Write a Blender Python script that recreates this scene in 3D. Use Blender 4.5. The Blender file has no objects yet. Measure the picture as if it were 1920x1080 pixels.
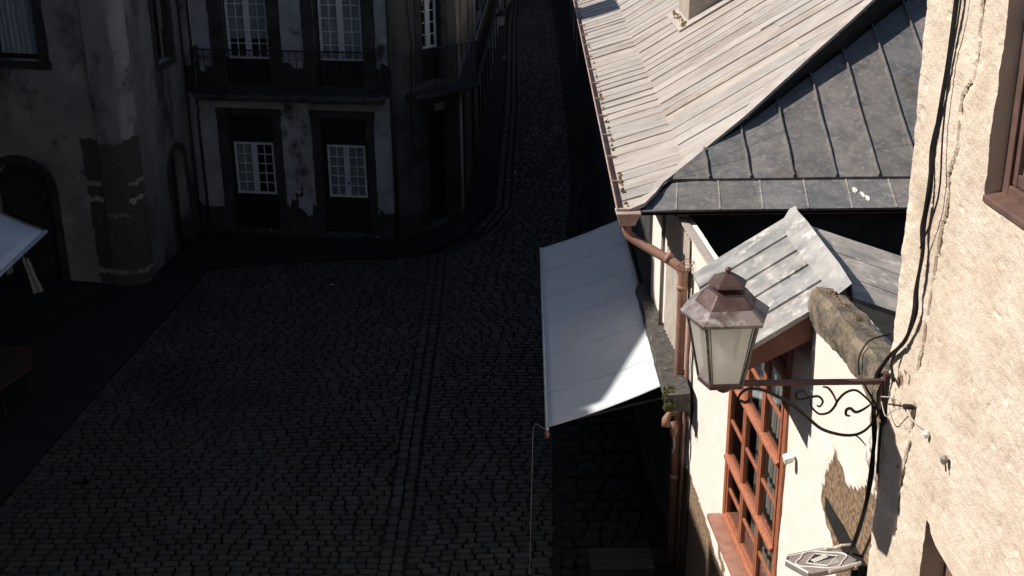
import bpy, math, random
from mathutils import Vector, Matrix, noise
R = math.radians
random.seed(7)
S = bpy.context.scene
COL = S.collection

# ---------------------------------------------------------------- camera
cam_d = bpy.data.cameras.new('camera'); cam = bpy.data.objects.new('camera', cam_d); COL.objects.link(cam)
cam_d.sensor_width = 36; cam_d.lens = 2352 / 1920 * 36; cam_d.clip_end = 500; cam_d.clip_start = 0.1
pit = R(21.215); rol = R(0.662)
F = Vector((0, math.cos(pit), -math.sin(pit))); U0 = Vector((0, math.sin(pit), math.cos(pit))); X0 = Vector((1, 0, 0))
RT = X0 * math.cos(rol) - U0 * math.sin(rol); UP = U0 * math.cos(rol) + X0 * math.sin(rol)
cam.matrix_world = Matrix(((RT.x, UP.x, -F.x, 0), (RT.y, UP.y, -F.y, 0), (RT.z, UP.z, -F.z, 10), (0, 0, 0, 1)))
S.camera = cam

# ---------------------------------------------------------------- sky, sun, exposure
SUNV = Vector((-1.0, 0.12, 0.97)).normalized()
W = bpy.data.worlds.new('World'); S.world = W; W.use_nodes = True
nt = W.node_tree; bg = nt.nodes['Background']; sky = nt.nodes.new('ShaderNodeTexSky')
sky.sky_type = 'NISHITA'; sky.sun_disc = False
sky.sun_elevation = math.asin(SUNV.z); sky.sun_rotation = math.atan2(SUNV.x, SUNV.y)
nt.links.new(sky.outputs[0], bg.inputs[0]); bg.inputs[1].default_value = 0.062
sl = bpy.data.lights.new('sun', 'SUN'); sl.energy = 5.0; sl.angle = R(0.53); sl.color = (1, 0.93, 0.84)
so = bpy.data.objects.new('sun', sl); COL.objects.link(so)
so.rotation_euler = SUNV.to_track_quat('Z', 'Y').to_euler(); so.location = (-20, 5, 40)
S.view_settings.view_transform = 'Standard'; S.view_settings.look = 'None'
S.view_settings.exposure = 0.30; S.view_settings.gamma = 1
S.cycles.max_bounces = 6; S.cycles.diffuse_bounces = 3

# ---------------------------------------------------------------- materials
def N(nt, t, **k):
    n = nt.nodes.new(t)
    for a, v in k.items():
        if a in n.bl_rna.properties: setattr(n, a, v)
        else: n.inputs[a].default_value = v
    return n
def mat(name, c, rough=0.8, c2=None, scale=3.0, detail=8, lo=.4, hi=.65, bump=0.0, bscale=60, metal=0.0, spec=0.4,
        c3=None, scale3=0.6, lo3=.55, hi3=.62, stretch=(1, 1, 1), tint=None, attr=None, c4=None, scale4=9, lo4=.6, hi4=.66, edge=0.0):
    m = bpy.data.materials.new(name); m.use_nodes = True; t = m.node_tree; L = t.links.new
    b = t.nodes['Principled BSDF']; b.inputs['Roughness'].default_value = rough; b.inputs['Metallic'].default_value = metal
    b.inputs['Specular IOR Level'].default_value = spec
    tc = N(t, 'ShaderNodeTexCoord'); mp = N(t, 'ShaderNodeMapping'); mp.inputs['Scale'].default_value = stretch
    L(tc.outputs['Object'], mp.inputs[0]); vec = mp.outputs[0]
    def ramp(scale, lo, hi, det=8, rgh=.6, off=0):
        n = N(t, 'ShaderNodeTexNoise'); n.inputs['Scale'].default_value = scale; n.inputs['Detail'].default_value = det
        n.inputs['Roughness'].default_value = rgh
        if off:
            mm = N(t, 'ShaderNodeMapping'); mm.inputs['Location'].default_value = (off, off * .7, -off); L(vec, mm.inputs[0]); L(mm.outputs[0], n.inputs['Vector'])
        else: L(vec, n.inputs['Vector'])
        r = N(t, 'ShaderNodeMapRange'); r.inputs['From Min'].default_value = lo; r.inputs['From Max'].default_value = hi
        L(n.outputs['Fac'], r.inputs['Value']); return r.outputs[0], n.outputs['Fac']
    def mix(f, a, bb, mode='MIX'):
        x = N(t, 'ShaderNodeMix'); x.data_type = 'RGBA'; x.blend_type = mode
        if f is None: x.inputs[0].default_value = 1
        elif isinstance(f, float): x.inputs[0].default_value = f
        else: L(f, x.inputs[0])
        for i, v in ((6, a), (7, bb)):
            if isinstance(v, tuple): x.inputs[i].default_value = (*v, 1)
            else: L(v, x.inputs[i])
        return x.outputs[2]
    cur = c
    if c2: f, _ = ramp(scale, lo, hi, detail); cur = mix(f, c, c2)
    if c3: f, _ = ramp(scale3, lo3, hi3, 10, .68, 5.3); cur = mix(f, cur, c3)
    if c4: f, _ = ramp(scale4, lo4, hi4, 6, .6, 11.1); cur = mix(f, cur, c4)
    if attr:   # per-piece tone (multiply)
        a = N(t, 'ShaderNodeAttribute', attribute_name=attr); cur = mix(None, cur, a.outputs['Color'], 'MULTIPLY')
    if tint:   # worn area mask from the mesh, edge broken up by noise
        a = N(t, 'ShaderNodeAttribute', attribute_name='wear'); n = N(t, 'ShaderNodeTexNoise'); n.inputs['Scale'].default_value = 7; n.inputs['Detail'].default_value = 8
        L(tc.outputs['Object'], n.inputs['Vector'])
        ad = N(t, 'ShaderNodeMath', operation='ADD'); L(a.outputs['Fac'], ad.inputs[0]); L(n.outputs['Fac'], ad.inputs[1])
        r = N(t, 'ShaderNodeMapRange'); r.inputs['From Min'].default_value = .93; r.inputs['From Max'].default_value = 1.03; L(ad.outputs[0], r.inputs['Value'])
        f2, _ = ramp(26, .42, .6, 8, .65, 3.3); tc2 = mix(f2, tint[0], tint[1]); cur = mix(r.outputs[0], cur, tc2)
    if isinstance(cur, tuple): b.inputs['Base Color'].default_value = (*cur, 1)
    else: L(cur, b.inputs['Base Color'])
    if bump:
        n = N(t, 'ShaderNodeTexNoise'); n.inputs['Scale'].default_value = bscale; n.inputs['Detail'].default_value = 8; n.inputs['Roughness'].default_value = .65
        L(vec, n.inputs['Vector']); bp = N(t, 'ShaderNodeBump'); bp.inputs['Strength'].default_value = 1; bp.inputs['Distance'].default_value = bump
        L(n.outputs['Fac'], bp.inputs['Height']); L(bp.outputs[0], b.inputs['Normal'])
    return m

def corrode(m, amount=.25, scale=8):      # roughness variation
    t = m.node_tree; b = t.nodes['Principled BSDF']; n = N(t, 'ShaderNodeTexNoise'); n.inputs['Scale'].default_value = scale; n.inputs['Detail'].default_value = 6
    tc = N(t, 'ShaderNodeTexCoord'); t.links.new(tc.outputs['Object'], n.inputs['Vector'])
    r = N(t, 'ShaderNodeMapRange'); base = b.inputs['Roughness'].default_value
    r.inputs['To Min'].default_value = max(.05, base - amount); r.inputs['To Max'].default_value = min(1, base + amount); r.inputs['From Min'].default_value = .3; r.inputs['From Max'].default_value = .7
    t.links.new(n.outputs['Fac'], r.inputs['Value']); t.links.new(r.outputs[0], b.inputs['Roughness']); return m

M = {}
M['cobble'] = corrode(mat('granite_cobble', (.050, .051, .043), .72, (.036, .037, .031), 1.1, bump=.006, bscale=40, c3=(.024, .024, .021), scale3=.35, lo3=.5, hi3=.66, attr='tone', c4=(.066, .067, .060), scale4=30, lo4=.62, hi4=.75), .2, 3)
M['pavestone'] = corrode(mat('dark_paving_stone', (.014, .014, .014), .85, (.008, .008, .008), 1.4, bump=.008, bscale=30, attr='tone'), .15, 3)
M['dirt_and_shade'] = mat('joint_dirt_and_shade', (.017, .017, .015), .95, (.006, .006, .005), 4, bump=.01, bscale=50)
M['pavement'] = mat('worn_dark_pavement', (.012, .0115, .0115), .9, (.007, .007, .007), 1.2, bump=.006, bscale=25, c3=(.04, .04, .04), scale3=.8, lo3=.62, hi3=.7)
M['plaster_white'] = mat('dirty_white_plaster', (.40, .425, .46), .9, (.25, .265, .28), .9, bump=.008, bscale=30, c3=(.045, .042, .04), scale3=.75, lo3=.56, hi3=.66, c4=(.46, .49, .53), scale4=3, lo4=.62, hi4=.75, tint=((.05, .05, .052), (.022, .022, .022)))
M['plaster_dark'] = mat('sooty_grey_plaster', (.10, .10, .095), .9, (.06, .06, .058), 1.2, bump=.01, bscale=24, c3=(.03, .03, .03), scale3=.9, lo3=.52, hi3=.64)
M['plaster_grey'] = mat('stained_grey_plaster', (.33, .325, .31), .9, (.21, .21, .21), .8, bump=.012, bscale=22, c3=(.045, .047, .055), scale3=.55, lo3=.52, hi3=.64, c4=(.42, .41, .39), scale4=2.2, lo4=.58, hi4=.72, tint=((.085, .082, .078), (.05, .048, .046)))
M['plaster_tan'] = mat('tan_plaster', (.30, .25, .20), .9, (.19, .16, .13), 1.5, bump=.008, bscale=30, c3=(.07, .06, .05), scale3=.9, lo3=.6, hi3=.68)
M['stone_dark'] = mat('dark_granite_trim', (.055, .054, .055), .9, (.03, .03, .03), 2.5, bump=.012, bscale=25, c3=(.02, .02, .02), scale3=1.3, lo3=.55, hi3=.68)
M['core'] = mat('dark_interior', (.012, .012, .012), .95)
M['slab_stone'] = mat('worn_balcony_stone', (.13, .13, .13), .9, (.06, .06, .06), 3, bump=.01, bscale=25, c3=(.03, .03, .03), scale3=1.2, lo3=.5, hi3=.62)
M['black_paint'] = mat('black_door_paint', (.010, .010, .010), .55, (.016, .015, .015), 6)
M['white_frame'] = mat('white_window_paint', (.62, .66, .70), .5, (.50, .54, .58), 5)
M['curtain'] = mat('grey_curtain', (.50, .56, .60), .95, (.34, .39, .43), 8, stretch=(8, 8, .4))
M['curtain_blue'] = mat('pale_blue_curtain', (.80, .92, .95), .95, (.42, .55, .62), 7, stretch=(6, 6, .35))
M['iron'] = mat('black_wrought_iron', (.018, .017, .018), .5, (.03, .024, .022), 30, bump=.001, bscale=120)
M['door_wood'] = mat('old_grey_wood', (.05, .047, .044), .8, (.03, .028, .027), 6, stretch=(10, 10, .6), bump=.003, bscale=20)
M['stucco'] = mat('rough_cream_stucco', (.75, .64, .53), .95, (.62, .515, .41), 2.2, bump=.010, bscale=60, c3=(.46, .34, .235), scale3=1.1, lo3=.52, hi3=.80, c4=(.34, .25, .18), scale4=20, lo4=.72, hi4=.78, tint=((.26, .16, .10), (.10, .06, .045)))
M['limewash'] = mat('white_limewash', (.80, .73, .67), .9, (.80, .72, .65), 3, bump=.004, bscale=30, c4=(.60, .52, .44), scale4=14, lo4=.70, hi4=.78, tint=((.30, .20, .125), (.11, .075, .05)))
M['coping'] = mat('mossy_granite', (.24, .195, .145), .95, (.075, .064, .053), 7, bump=.02, bscale=30, c3=(.20, .15, .06), scale3=5, lo3=.58, hi3=.66, c4=(.30, .27, .22), scale4=20, lo4=.62, hi4=.7)
M['moss'] = mat('green_moss', (.07, .075, .02), .95, (.035, .04, .012), 12, bump=.02, bscale=40)
M['moss_dry'] = mat('yellow_lichen_moss', (.24, .16, .07), .95, (.10, .07, .03), 18, bump=.02, bscale=60)
M['zinc_sun_tone'] = corrode(mat('weathered_zinc_sun_tone', (.43, .39, .355), .55, (.33, .295, .265), 1.6, spec=.5, bump=.003, bscale=9, attr='tone', c3=(.27, .22, .18), scale3=.9, lo3=.55, hi3=.72, c4=(.50, .46, .425), scale4=6, lo4=.56, hi4=.75, stretch=(.45, 1.6, .8)), .18, 5)  # paler than the hip zinc: sun and sheen put into the colour
M['zinc_dim_tone'] = corrode(mat('patinated_zinc_dim_tone', (.185, .175, .17), .5, (.115, .115, .12), 3.2, spec=.35, bump=.004, bscale=16, attr='tone', c3=(.27, .26, .255), scale3=13, lo3=.50, hi3=.72, c4=(.13, .10, .075), scale4=1.3, lo4=.6, hi4=.72), .15, 6)  # same roof zinc, base darkened to stand for grazing sun on the hip
M['zinc_mid'] = corrode(mat('grey_lead_sheet', (.35, .34, .325), .5, (.19, .19, .19), 3, spec=.5, bump=.003, bscale=14, attr='tone', c3=(.56, .53, .50), scale3=5, lo3=.54, hi3=.66, c4=(.30, .25, .21), scale4=5, lo4=.62, hi4=.72), .15, 7)
M['zinc_flue'] = mat('beige_chimney_render', (.40, .345, .30), .9, (.30, .26, .225), 3, bump=.006, bscale=30)
M['ledge'] = mat('sooty_ledge_stone', (.085, .078, .07), .95, (.04, .038, .035), 9, bump=.02, bscale=30, c4=(.26, .24, .22), scale4=14, lo4=.63, hi4=.68)
M['copper'] = corrode(mat('brown_painted_metal', (.30, .165, .12), .55, (.22, .115, .085), 4, spec=.4, bump=.001, bscale=60, c4=(.40, .30, .25), scale4=7, lo4=.66, hi4=.7), .12, 10)
M['gutter'] = corrode(mat('pinkish_gutter_metal', (.50, .36, .30), .5, (.36, .24, .19), 5, spec=.4, c3=(.42, .40, .38), scale3=2, lo3=.55, hi3=.65), .12, 10)
M['red_wood'] = corrode(mat('orange_brown_window_paint', (.38, .135, .07), .55, (.27, .095, .055), 9, stretch=(3, 3, 1), bump=.001, bscale=50), .1, 12)
M['brown_board'] = mat('dark_red_board', (.16, .06, .04), .7, (.11, .042, .03), 5)
M['canvas'] = mat('white_awning_canvas', (.62, .665, .70), .9, (.56, .61, .65), 2.2, bump=.003, bscale=6, c4=(.50, .49, .47), scale4=9, lo4=.66, hi4=.8, stretch=(1, 1, 1))
M['canvas_blue'] = mat('pale_awning_canvas', (.70, .76, .82), .9, (.62, .68, .75), 2.5, bump=.003, bscale=6)
M['cloth_grey'] = mat('grey_cloth', (.30, .29, .29), .95, (.22, .21, .21), 9)
M['cable'] = mat('black_cable', (.012, .012, .014), .6)
M['wire'] = mat('pale_wire', (.45, .42, .40), .5)
M['lamp_metal'] = corrode(mat('rusty_lamp_sheet', (.085, .052, .047), .42, (.15, .105, .098), 5, lo=.50, hi=.64, metal=.25, spec=.5, bump=.002, bscale=18, c4=(.10, .05, .045), scale4=4, lo4=.52, hi4=.66), .15, 9)
M['lamp_pale'] = corrode(mat('dusty_pale_lamp_sheet', (.25, .225, .22), .45, (.12, .085, .08), 5, lo=.45, hi=.62, metal=.3, bump=.002, bscale=18, c4=(.42, .39, .38), scale4=9, lo4=.56, hi4=.66), .15, 9)
M['lamp_bar'] = mat('dark_red_iron', (.10, .048, .045), .5, (.06, .03, .03), 20, bump=.001, bscale=80)
M['plastic_white'] = mat('white_plastic', (.78, .76, .72), .45)
M['grey_metal'] = mat('taupe_metal', (.24, .21, .195), .5, (.20, .175, .165), 5)
M['pale_metal'] = mat('pale_worn_metal', (.62, .57, .52), .5, (.4, .35, .3), 12)
M['corrugated'] = mat('white_corrugated_sheet', (.55, .49, .44), .6, (.40, .35, .30), 10, stretch=(3, 3, .5))
M['terracotta'] = mat('reddish_table_top', (.05, .026, .02), .6, (.06, .03, .022), 5)
M['bench'] = mat('dark_bench_wood', (.022, .022, .023), .7, (.012, .012, .012), 5, stretch=(1, 6, 1))
M['tile'] = mat('old_clay_roof', (.22, .11, .07), .9, (.12, .07, .05), 4, bump=.02, bscale=14)
M['sign'] = mat('enamel_sign', (.34, .33, .33), .5); M['sign_ink'] = mat('sign_lettering', (.03, .03, .035), .6)

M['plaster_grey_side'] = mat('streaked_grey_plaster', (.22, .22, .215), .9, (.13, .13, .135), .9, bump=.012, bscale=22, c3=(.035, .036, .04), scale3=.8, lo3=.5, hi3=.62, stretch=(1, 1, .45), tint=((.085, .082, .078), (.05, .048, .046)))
def glassmat(name, col, rough=.06, ior=1.5):     # dark reflecting pane
    m = bpy.data.materials.new(name); m.use_nodes = True; b = m.node_tree.nodes['Principled BSDF']
    b.inputs['Base Color'].default_value = (*col, 1); b.inputs['Roughness'].default_value = rough; b.inputs['IOR'].default_value = ior; b.inputs['Specular IOR Level'].default_value = .6
    return m
M['pane'] = glassmat('window_glass', (.012, .014, .016))
def clearglass(name):
    m = bpy.data.materials.new(name); m.use_nodes = True; t = m.node_tree; out = t.nodes['Material Output']; t.nodes.remove(t.nodes['Principled BSDF'])
    g = N(t, 'ShaderNodeBsdfGlossy'); g.inputs['Roughness'].default_value = .05; tr = N(t, 'ShaderNodeBsdfTransparent'); tr.inputs[0].default_value = (.86, .88, .88, 1)
    fr = N(t, 'ShaderNodeLayerWeight'); pw = N(t, 'ShaderNodeMath', operation='POWER'); pw.inputs[1].default_value = 3.5; t.links.new(fr.outputs['Facing'], pw.inputs[0]); ma = N(t, 'ShaderNodeMath', operation='MULTIPLY_ADD'); ma.inputs[1].default_value = .7; ma.inputs[2].default_value = .04; t.links.new(pw.outputs[0], ma.inputs[0]); mx = N(t, 'ShaderNodeMixShader'); t.links.new(ma.outputs[0], mx.inputs[0]); t.links.new(tr.outputs[0], mx.inputs[1]); t.links.new(g.outputs[0], mx.inputs[2]); t.links.new(mx.outputs[0], out.inputs[0]); return m
M['clear'] = clearglass('clear_window_glass')
def milk(name):
    m = bpy.data.materials.new(name); m.use_nodes = True; t = m.node_tree; b = t.nodes['Principled BSDF']; out = t.nodes['Material Output']
    tc = N(t, 'ShaderNodeTexCoord'); n = N(t, 'ShaderNodeTexNoise'); n.inputs['Scale'].default_value = 9; n.inputs['Detail'].default_value = 8; t.links.new(tc.outputs['Object'], n.inputs['Vector'])
    r = N(t, 'ShaderNodeValToRGB'); r.color_ramp.elements[0].position = .3; r.color_ramp.elements[0].color = (.93, .91, .83, 1); r.color_ramp.elements[1].position = .6; r.color_ramp.elements[1].color = (.96, .95, .90, 1)
    t.links.new(n.outputs['Fac'], r.inputs[0]); t.links.new(r.outputs[0], b.inputs['Base Color']); b.inputs['Roughness'].default_value = .3
    tl = N(t, 'ShaderNodeBsdfTranslucent'); t.links.new(r.outputs[0], tl.inputs[0]); mx = N(t, 'ShaderNodeMixShader'); mx.inputs[0].default_value = .80
    t.links.new(b.outputs[0], mx.inputs[1]); t.links.new(tl.outputs[0], mx.inputs[2]); tp = N(t, 'ShaderNodeBsdfTransparent'); m2 = N(t, 'ShaderNodeMixShader'); m2.inputs[0].default_value = .14; t.links.new(mx.outputs[0], m2.inputs[1]); t.links.new(tp.outputs[0], m2.inputs[2]); t.links.new(m2.outputs[0], out.inputs[0]); return m
M['milk'] = milk('milky_lamp_glass')

# ---------------------------------------------------------------- mesh helpers
BASE = {}
def thing(name, label, cat, base, group=None):
    o = bpy.data.objects.new(name, None); COL.objects.link(o); o.location = base; o.empty_display_size = .2
    o['label'] = label; o['category'] = cat
    if group: o['group'] = group
    BASE[o.name] = Vector(base); return o
class MB:
    def __init__(s): s.v = []; s.f = []; s.tone = None; s.wear = None
    def quad(s, a, b, c, d): s.poly([a, b, c, d])
    def poly(s, pts):
        n = len(s.v); s.v += [tuple(p) for p in pts]; s.f.append(list(range(n, n + len(pts))))
        if s.tone is not None: s.tone += [s.ct] * len(pts)
    def hexa(s, b, t):   # bottom 4 / top 4 points, same order
        n = len(s.v); k = len(b); s.v += [tuple(p) for p in b] + [tuple(p) for p in t]
        if s.tone is not None: s.tone += [s.ct] * (2 * k)
        s.f.append([n + i for i in range(k)][::-1]); s.f.append([n + k + i for i in range(k)])
        for i in range(k): j = (i + 1) % k; s.f.append([n + i, n + j, n + k + j, n + k + i])
        return s
    def box(s, a, b, fr=None):
        (x0, y0, z0), (x1, y1, z1) = a, b
        p = [(x0, y0), (x1, y0), (x1, y1), (x0, y1)]
        g = (lambda x, y, z: fr(x, y, z)) if fr else (lambda x, y, z: (x, y, z))
        return s.hexa([g(x, y, z0) for x, y in p], [g(x, y, z1) for x, y in p])
    def tube(s, pts, r, k=8, cap=True):
        pts = [Vector(p) for p in pts]; rr = r if isinstance(r, (list, tuple)) else [r] * len(pts); n0 = len(s.v); up = Vector((.13, .27, 1)).normalized()
        pu = None
        for i, p in enumerate(pts):
            d = (pts[min(i + 1, len(pts) - 1)] - pts[max(i - 1, 0)]).normalized()
            if pu is None:
                pu = d.cross(up); pu = d.cross(Vector((1, 0, 0))) if pu.length < .1 else pu
            else: pu = pu - d * pu.dot(d)
            pu.normalize(); w = d.cross(pu)
            for j in range(k): a = 2 * math.pi * j / k; s.v.append(tuple(p + (pu * math.cos(a) + w * math.sin(a)) * rr[i]))
            if s.tone is not None: s.tone += [s.ct] * k
        for i in range(len(pts) - 1):
            for j in range(k): a = n0 + i * k + j; b = n0 + i * k + (j + 1) % k; s.f.append([a, b, b + k, a + k])
        if cap: s.f.append([n0 + j for j in range(k)][::-1]); s.f.append([n0 + (len(pts) - 1) * k + j for j in range(k)])
        return s
    def lathe(s, c, prof, k=12, sx=1, sy=1, rot=0):   # prof: (r, z)
        n0 = len(s.v); c = Vector(c)
        for r, z in prof:
            for j in range(k):
                a = 2 * math.pi * j / k + rot; s.v.append((c.x + r * sx * math.cos(a), c.y + r * sy * math.sin(a), c.z + z))
        for i in range(len(prof) - 1):
            for j in range(k): a = n0 + i * k + j; b = n0 + i * k + (j + 1) % k; s.f.append([a, b, b + k, a + k])
        s.f.append([n0 + j for j in range(k)][::-1]); s.f.append([n0 + (len(prof) - 1) * k + j for j in range(k)]); return s
    def build(s, name, m, parent=None, smooth=False, label=None, cat=None, kind=None, group=None, bevel=0, recalc=True):
        me = bpy.data.meshes.new(name); b = BASE.get(parent.name, Vector()) if parent else Vector()
        vs = s.v
        if parent is None and cat:
            xs = [v[0] for v in vs]; ys = [v[1] for v in vs]; zs = [v[2] for v in vs]; b = Vector(((min(xs) + max(xs)) / 2, (min(ys) + max(ys)) / 2, min(zs)))
        me.from_pydata([(v[0] - b.x, v[1] - b.y, v[2] - b.z) for v in vs], [], s.f)
        if s.tone is not None:
            ca = me.color_attributes.new('tone', 'FLOAT_COLOR', 'POINT'); fl = []
            for c in s.tone: fl += [c[0], c[1], c[2], 1]
            ca.data.foreach_set('color', fl)
        if s.wear is not None:
            at = me.attributes.new('wear', 'FLOAT', 'POINT'); at.data.foreach_set('value', s.wear)
        me.materials.append(m if not isinstance(m, str) else M[m])
        if recalc:
            import bmesh
            bm = bmesh.new(); bm.from_mesh(me); bmesh.ops.recalc_face_normals(bm, faces=bm.faces); bm.to_mesh(me); bm.free()
        if smooth: me.polygons.foreach_set('use_smooth', [True] * len(me.polygons))
        o = bpy.data.objects.new(name, me); COL.objects.link(o)
        if parent: o.parent = parent; BASE[o.name] = b
        else: o.location = b; BASE[o.name] = b
        if bevel:
            mo = o.modifiers.new('bevel', 'BEVEL'); mo.width = bevel; mo.segments = 2; mo.limit_method = 'ANGLE'
        if label: o['label'] = label
        if cat: o['category'] = cat
        if kind: o['kind'] = kind
        if group: o['group'] = group
        return o
def frame(P0, d, side=1):
    d = Vector((d[0], d[1], 0)).normalized(); n = Vector((d.y, -d.x, 0)) * side; P = Vector((P0[0], P0[1], 0))
    def f(u, nn, z): return P + d * u + n * nn + Vector((0, 0, z))
    f.d = d; f.n = n; return f
def lines(a, b, res, extra=()):
    k = sorted(set([a, b] + [e for e in extra if a < e < b])); out = []
    for p, q in zip(k[:-1], k[1:]):
        n = max(1, int(round((q - p) / res))); out += [p + (q - p) * i / n for i in range(n)]
    return out + [b]
def wall(fr, u0, u1, z0, z1, holes, depth=.3, thick=.45, res=.5, disp=None, wear=None, lines_u=None, lines_z=None, top=None):
    """front skin with openings (u0,u1,z0,z1,arch_rise) plus reveals, ends and top"""
    us = lines_u or lines(u0, u1, res, [h[0] for h in holes] + [h[1] for h in holes])
    zs = lines_z or lines(z0, z1, res, [h[2] for h in holes] + [h[3] for h in holes])
    for h in holes:
        for e in h[:2]:
            if not any(abs(e - x) < 1e-6 for x in us): us = sorted(us + [e])
        for e in h[2:4]:
            if not any(abs(e - x) < 1e-6 for x in zs): zs = sorted(zs + [e])
    m = MB(); idx = {}
    if wear: m.wear = []
    def V(i, j):
        if (i, j) not in idx:
            u, z = us[i], zs[j]; nn = disp(u, z) if disp else 0
            idx[(i, j)] = len(m.v); m.v.append(tuple(fr(u, nn, z)))
            if wear: m.wear.append(wear(u, z))
        return idx[(i, j)]
    def add(p, w=0):
        m.v.append(tuple(p)); 
        if wear: m.wear.append(w)
        return len(m.v) - 1
    for i in range(len(us) - 1):
        for j in range(len(zs) - 1):
            uc = (us[i] + us[i + 1]) / 2; zc = (zs[j] + zs[j + 1]) / 2
            if any(h[0] < uc < h[1] and h[2] < zc < h[3] for h in holes): continue
            m.f.append([V(i, j), V(i + 1, j), V(i + 1, j + 1), V(i, j + 1)])
    def strip(ids, dep, w=0):
        prev = None
        for a in ids:
            p = Vector(m.v[a]) ; u = None
            q = add(p - fr.n * dep, m.wear[a] if wear else 0)
            if prev: m.f.append([prev[0], a, q, prev[1]])
            prev = (a, q)
    for h in holes:
        iu = [i for i, u in enumerate(us) if h[0] - 1e-6 <= u <= h[1] + 1e-6]; jz = [j for j, z in enumerate(zs) if h[2] - 1e-6 <= z <= h[3] + 1e-6]
        strip([V(iu[0], j) for j in jz], depth); strip([V(iu[-1], j) for j in jz], depth)
        strip([V(i, jz[0]) for i in iu], depth); strip([V(i, jz[-1]) for i in iu], depth)
        if len(h) > 4 and h[4]:
            rise = h[4]; c = (h[0] + h[1]) / 2; hw = (h[1] - h[0]) / 2; zs0 = h[3] - rise
            for sd in (-1, 1):
                arc = [(c + sd * hw * math.cos(a), zs0 + rise * math.sin(a)) for a in [math.pi / 2 * k / 10 for k in range(11)]]
                A = [add(fr(u, -.004, z)) for u, z in arc]; B = [add(fr(u, -depth, z)) for u, z in arc]; K = add(fr(c + sd * hw, -.004, h[3]))
                for k in range(10): m.f.append([A[k], A[k + 1], K]); m.f.append([A[k], A[k + 1], B[k + 1], B[k]])
    n0, n1 = us[0], us[-1]
    strip([V(0, j) for j in range(len(zs))], thick); strip([V(len(us) - 1, j) for j in range(len(zs))], thick)
    strip([V(i, len(zs) - 1) for i in range(len(us))], thick)
    return m
def fbm(x, y, z, o=4): return noise.fractal(Vector((x, y, z)), 1.0, 2.0, o)

# ================================================================ SETTING: ground
g = MB(); g.quad((-300, -100, -.06), (300, -100, -.06), (300, 500, -.06), (-300, 500, -.06)); g.build('ground', 'dirt_and_shade', kind='structure')

AN = [math.radians(a) for a in (15, 42, 70, 110, 138, 165, 195, 222, 250, 290, 318, 345)]
def stone(m, cx, cy, w, l, ang=0, h=.02, zb=0.0, skew=0.0):
    """irregular rounded paving stone, w along x, l along y"""
    K = 12; t = random.uniform(.78, 1.22); tint = random.uniform(-.03, .05)
    m.ct = (t * (1 - tint), t, t * (1 + tint * 1.5)); n0 = len(m.v); rs = []
    tilt = (random.uniform(-.02, .02), random.uniform(-.03, .03)); ca, sa = math.cos(ang), math.sin(ang)
    for k in range(K):
        a = AN[k]; c, s_ = math.cos(a), math.sin(a)
        e = 6; q = 1 / ((abs(c) ** e + abs(s_) ** e) ** (1 / e)); q *= random.uniform(.93, 1.02)
        rs.append((c * q * w / 2 + skew * s_ * q * l / 2, s_ * q * l / 2))
    for sc, z in ((1.0, -.04), (.99, h * .45), (.92, h * .95)):
        for x, y in rs:
            x *= sc; y *= sc if l < w * 1.3 else 1 - (1 - sc) * w / l
            X = cx + x * ca - y * sa; Y = cy + x * sa + y * ca
            m.v.append((X, Y, zb + z + (x * tilt[0] + y * tilt[1]) + (0 if z < 0 else random.uniform(-.0015, .0015)))); m.tone.append(m.ct)
    m.v.append((cx, cy, zb + h * 1.08)); m.tone.append(m.ct); c0 = len(m.v) - 1
    for r_ in range(2):
        for k in range(K): a = n0 + r_ * K + k; b = n0 + r_ * K + (k + 1) % K; m.f.append([a, b, b + K, a + K])
    for k in range(K): m.f.append([n0 + 2 * K + k, n0 + 2 * K + (k + 1) % K, c0])
def interp(tab, y):
    if y <= tab[0][0]: return tab[0][1]
    for (a, xa), (b, xb) in zip(tab[:-1], tab[1:]):
        if y <= b: return xa + (xb - xa) * (y - a) / (b - a)
    return tab[-1][1]
LK = [(2, -9.2), (16.6, -7.83), (25.2, -7.09), (27.3, -6.95), (27.55, -4.5), (27.9, -2.05), (29.4, -1.05), (31.6, -.47), (43.4, -.21), (60, -.1), (75, .2)]
ST = [(2, -2.0), (13, -1.95), (14.8, -1.925), (16.8, -1.90), (23.7, -1.88), (28, -1.92)]
RK = [(2, -.1), (14, .52), (15.8, .62), (18.2, .70), (24, .9), (34, 1.75), (60, 2.2), (75, 2.3)]
def ground_z(x, y): return .035 * math.sin(x * 1.1 + .6) * math.sin(y * .55) + .02 * noise.noise(Vector((x * .6, y * .5, 0))) - .03 * math.exp(-((x + 1.7) / .5) ** 2)
road = MB(); road.tone = []
y = 6.0
while y < 72:
    step = .142 * random.uniform(.93, 1.07); far = y > 40
    if y < 27.9: segs = [(interp(LK, y) + .02, interp(ST, y) - .015), (interp(ST, y) + .365, interp(RK, y) - .05)]
    else: segs = [(interp(LK, y) + .45, interp(RK, y))]
    for a, b in segs:
        x = a + random.uniform(0, .02); first = random.uniform(.09, .28)
        while x < b:
            w = random.uniform(.20, .30) if random.random() > .15 else random.uniform(.12, .18)
            if first: w, first = first, 0
            if x + w > b + .03: w = b - x
            if w > .07:
                yy = y + .05 * noise.noise(Vector((x * .5, y * .3, 2))) + .05 * math.sin(x * .9 + .4) * (.6 if x > -1.6 else -.2) + random.uniform(-.004, .004)
                if random.random() > .0008: stone(road, x + w / 2, yy, w - random.uniform(.016, .030), step - random.uniform(.016, .030), random.uniform(-.03, .03), random.uniform(.008, .014), ground_z(x, yy), random.uniform(-.16, .16))
            x += w
    y += step
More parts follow.
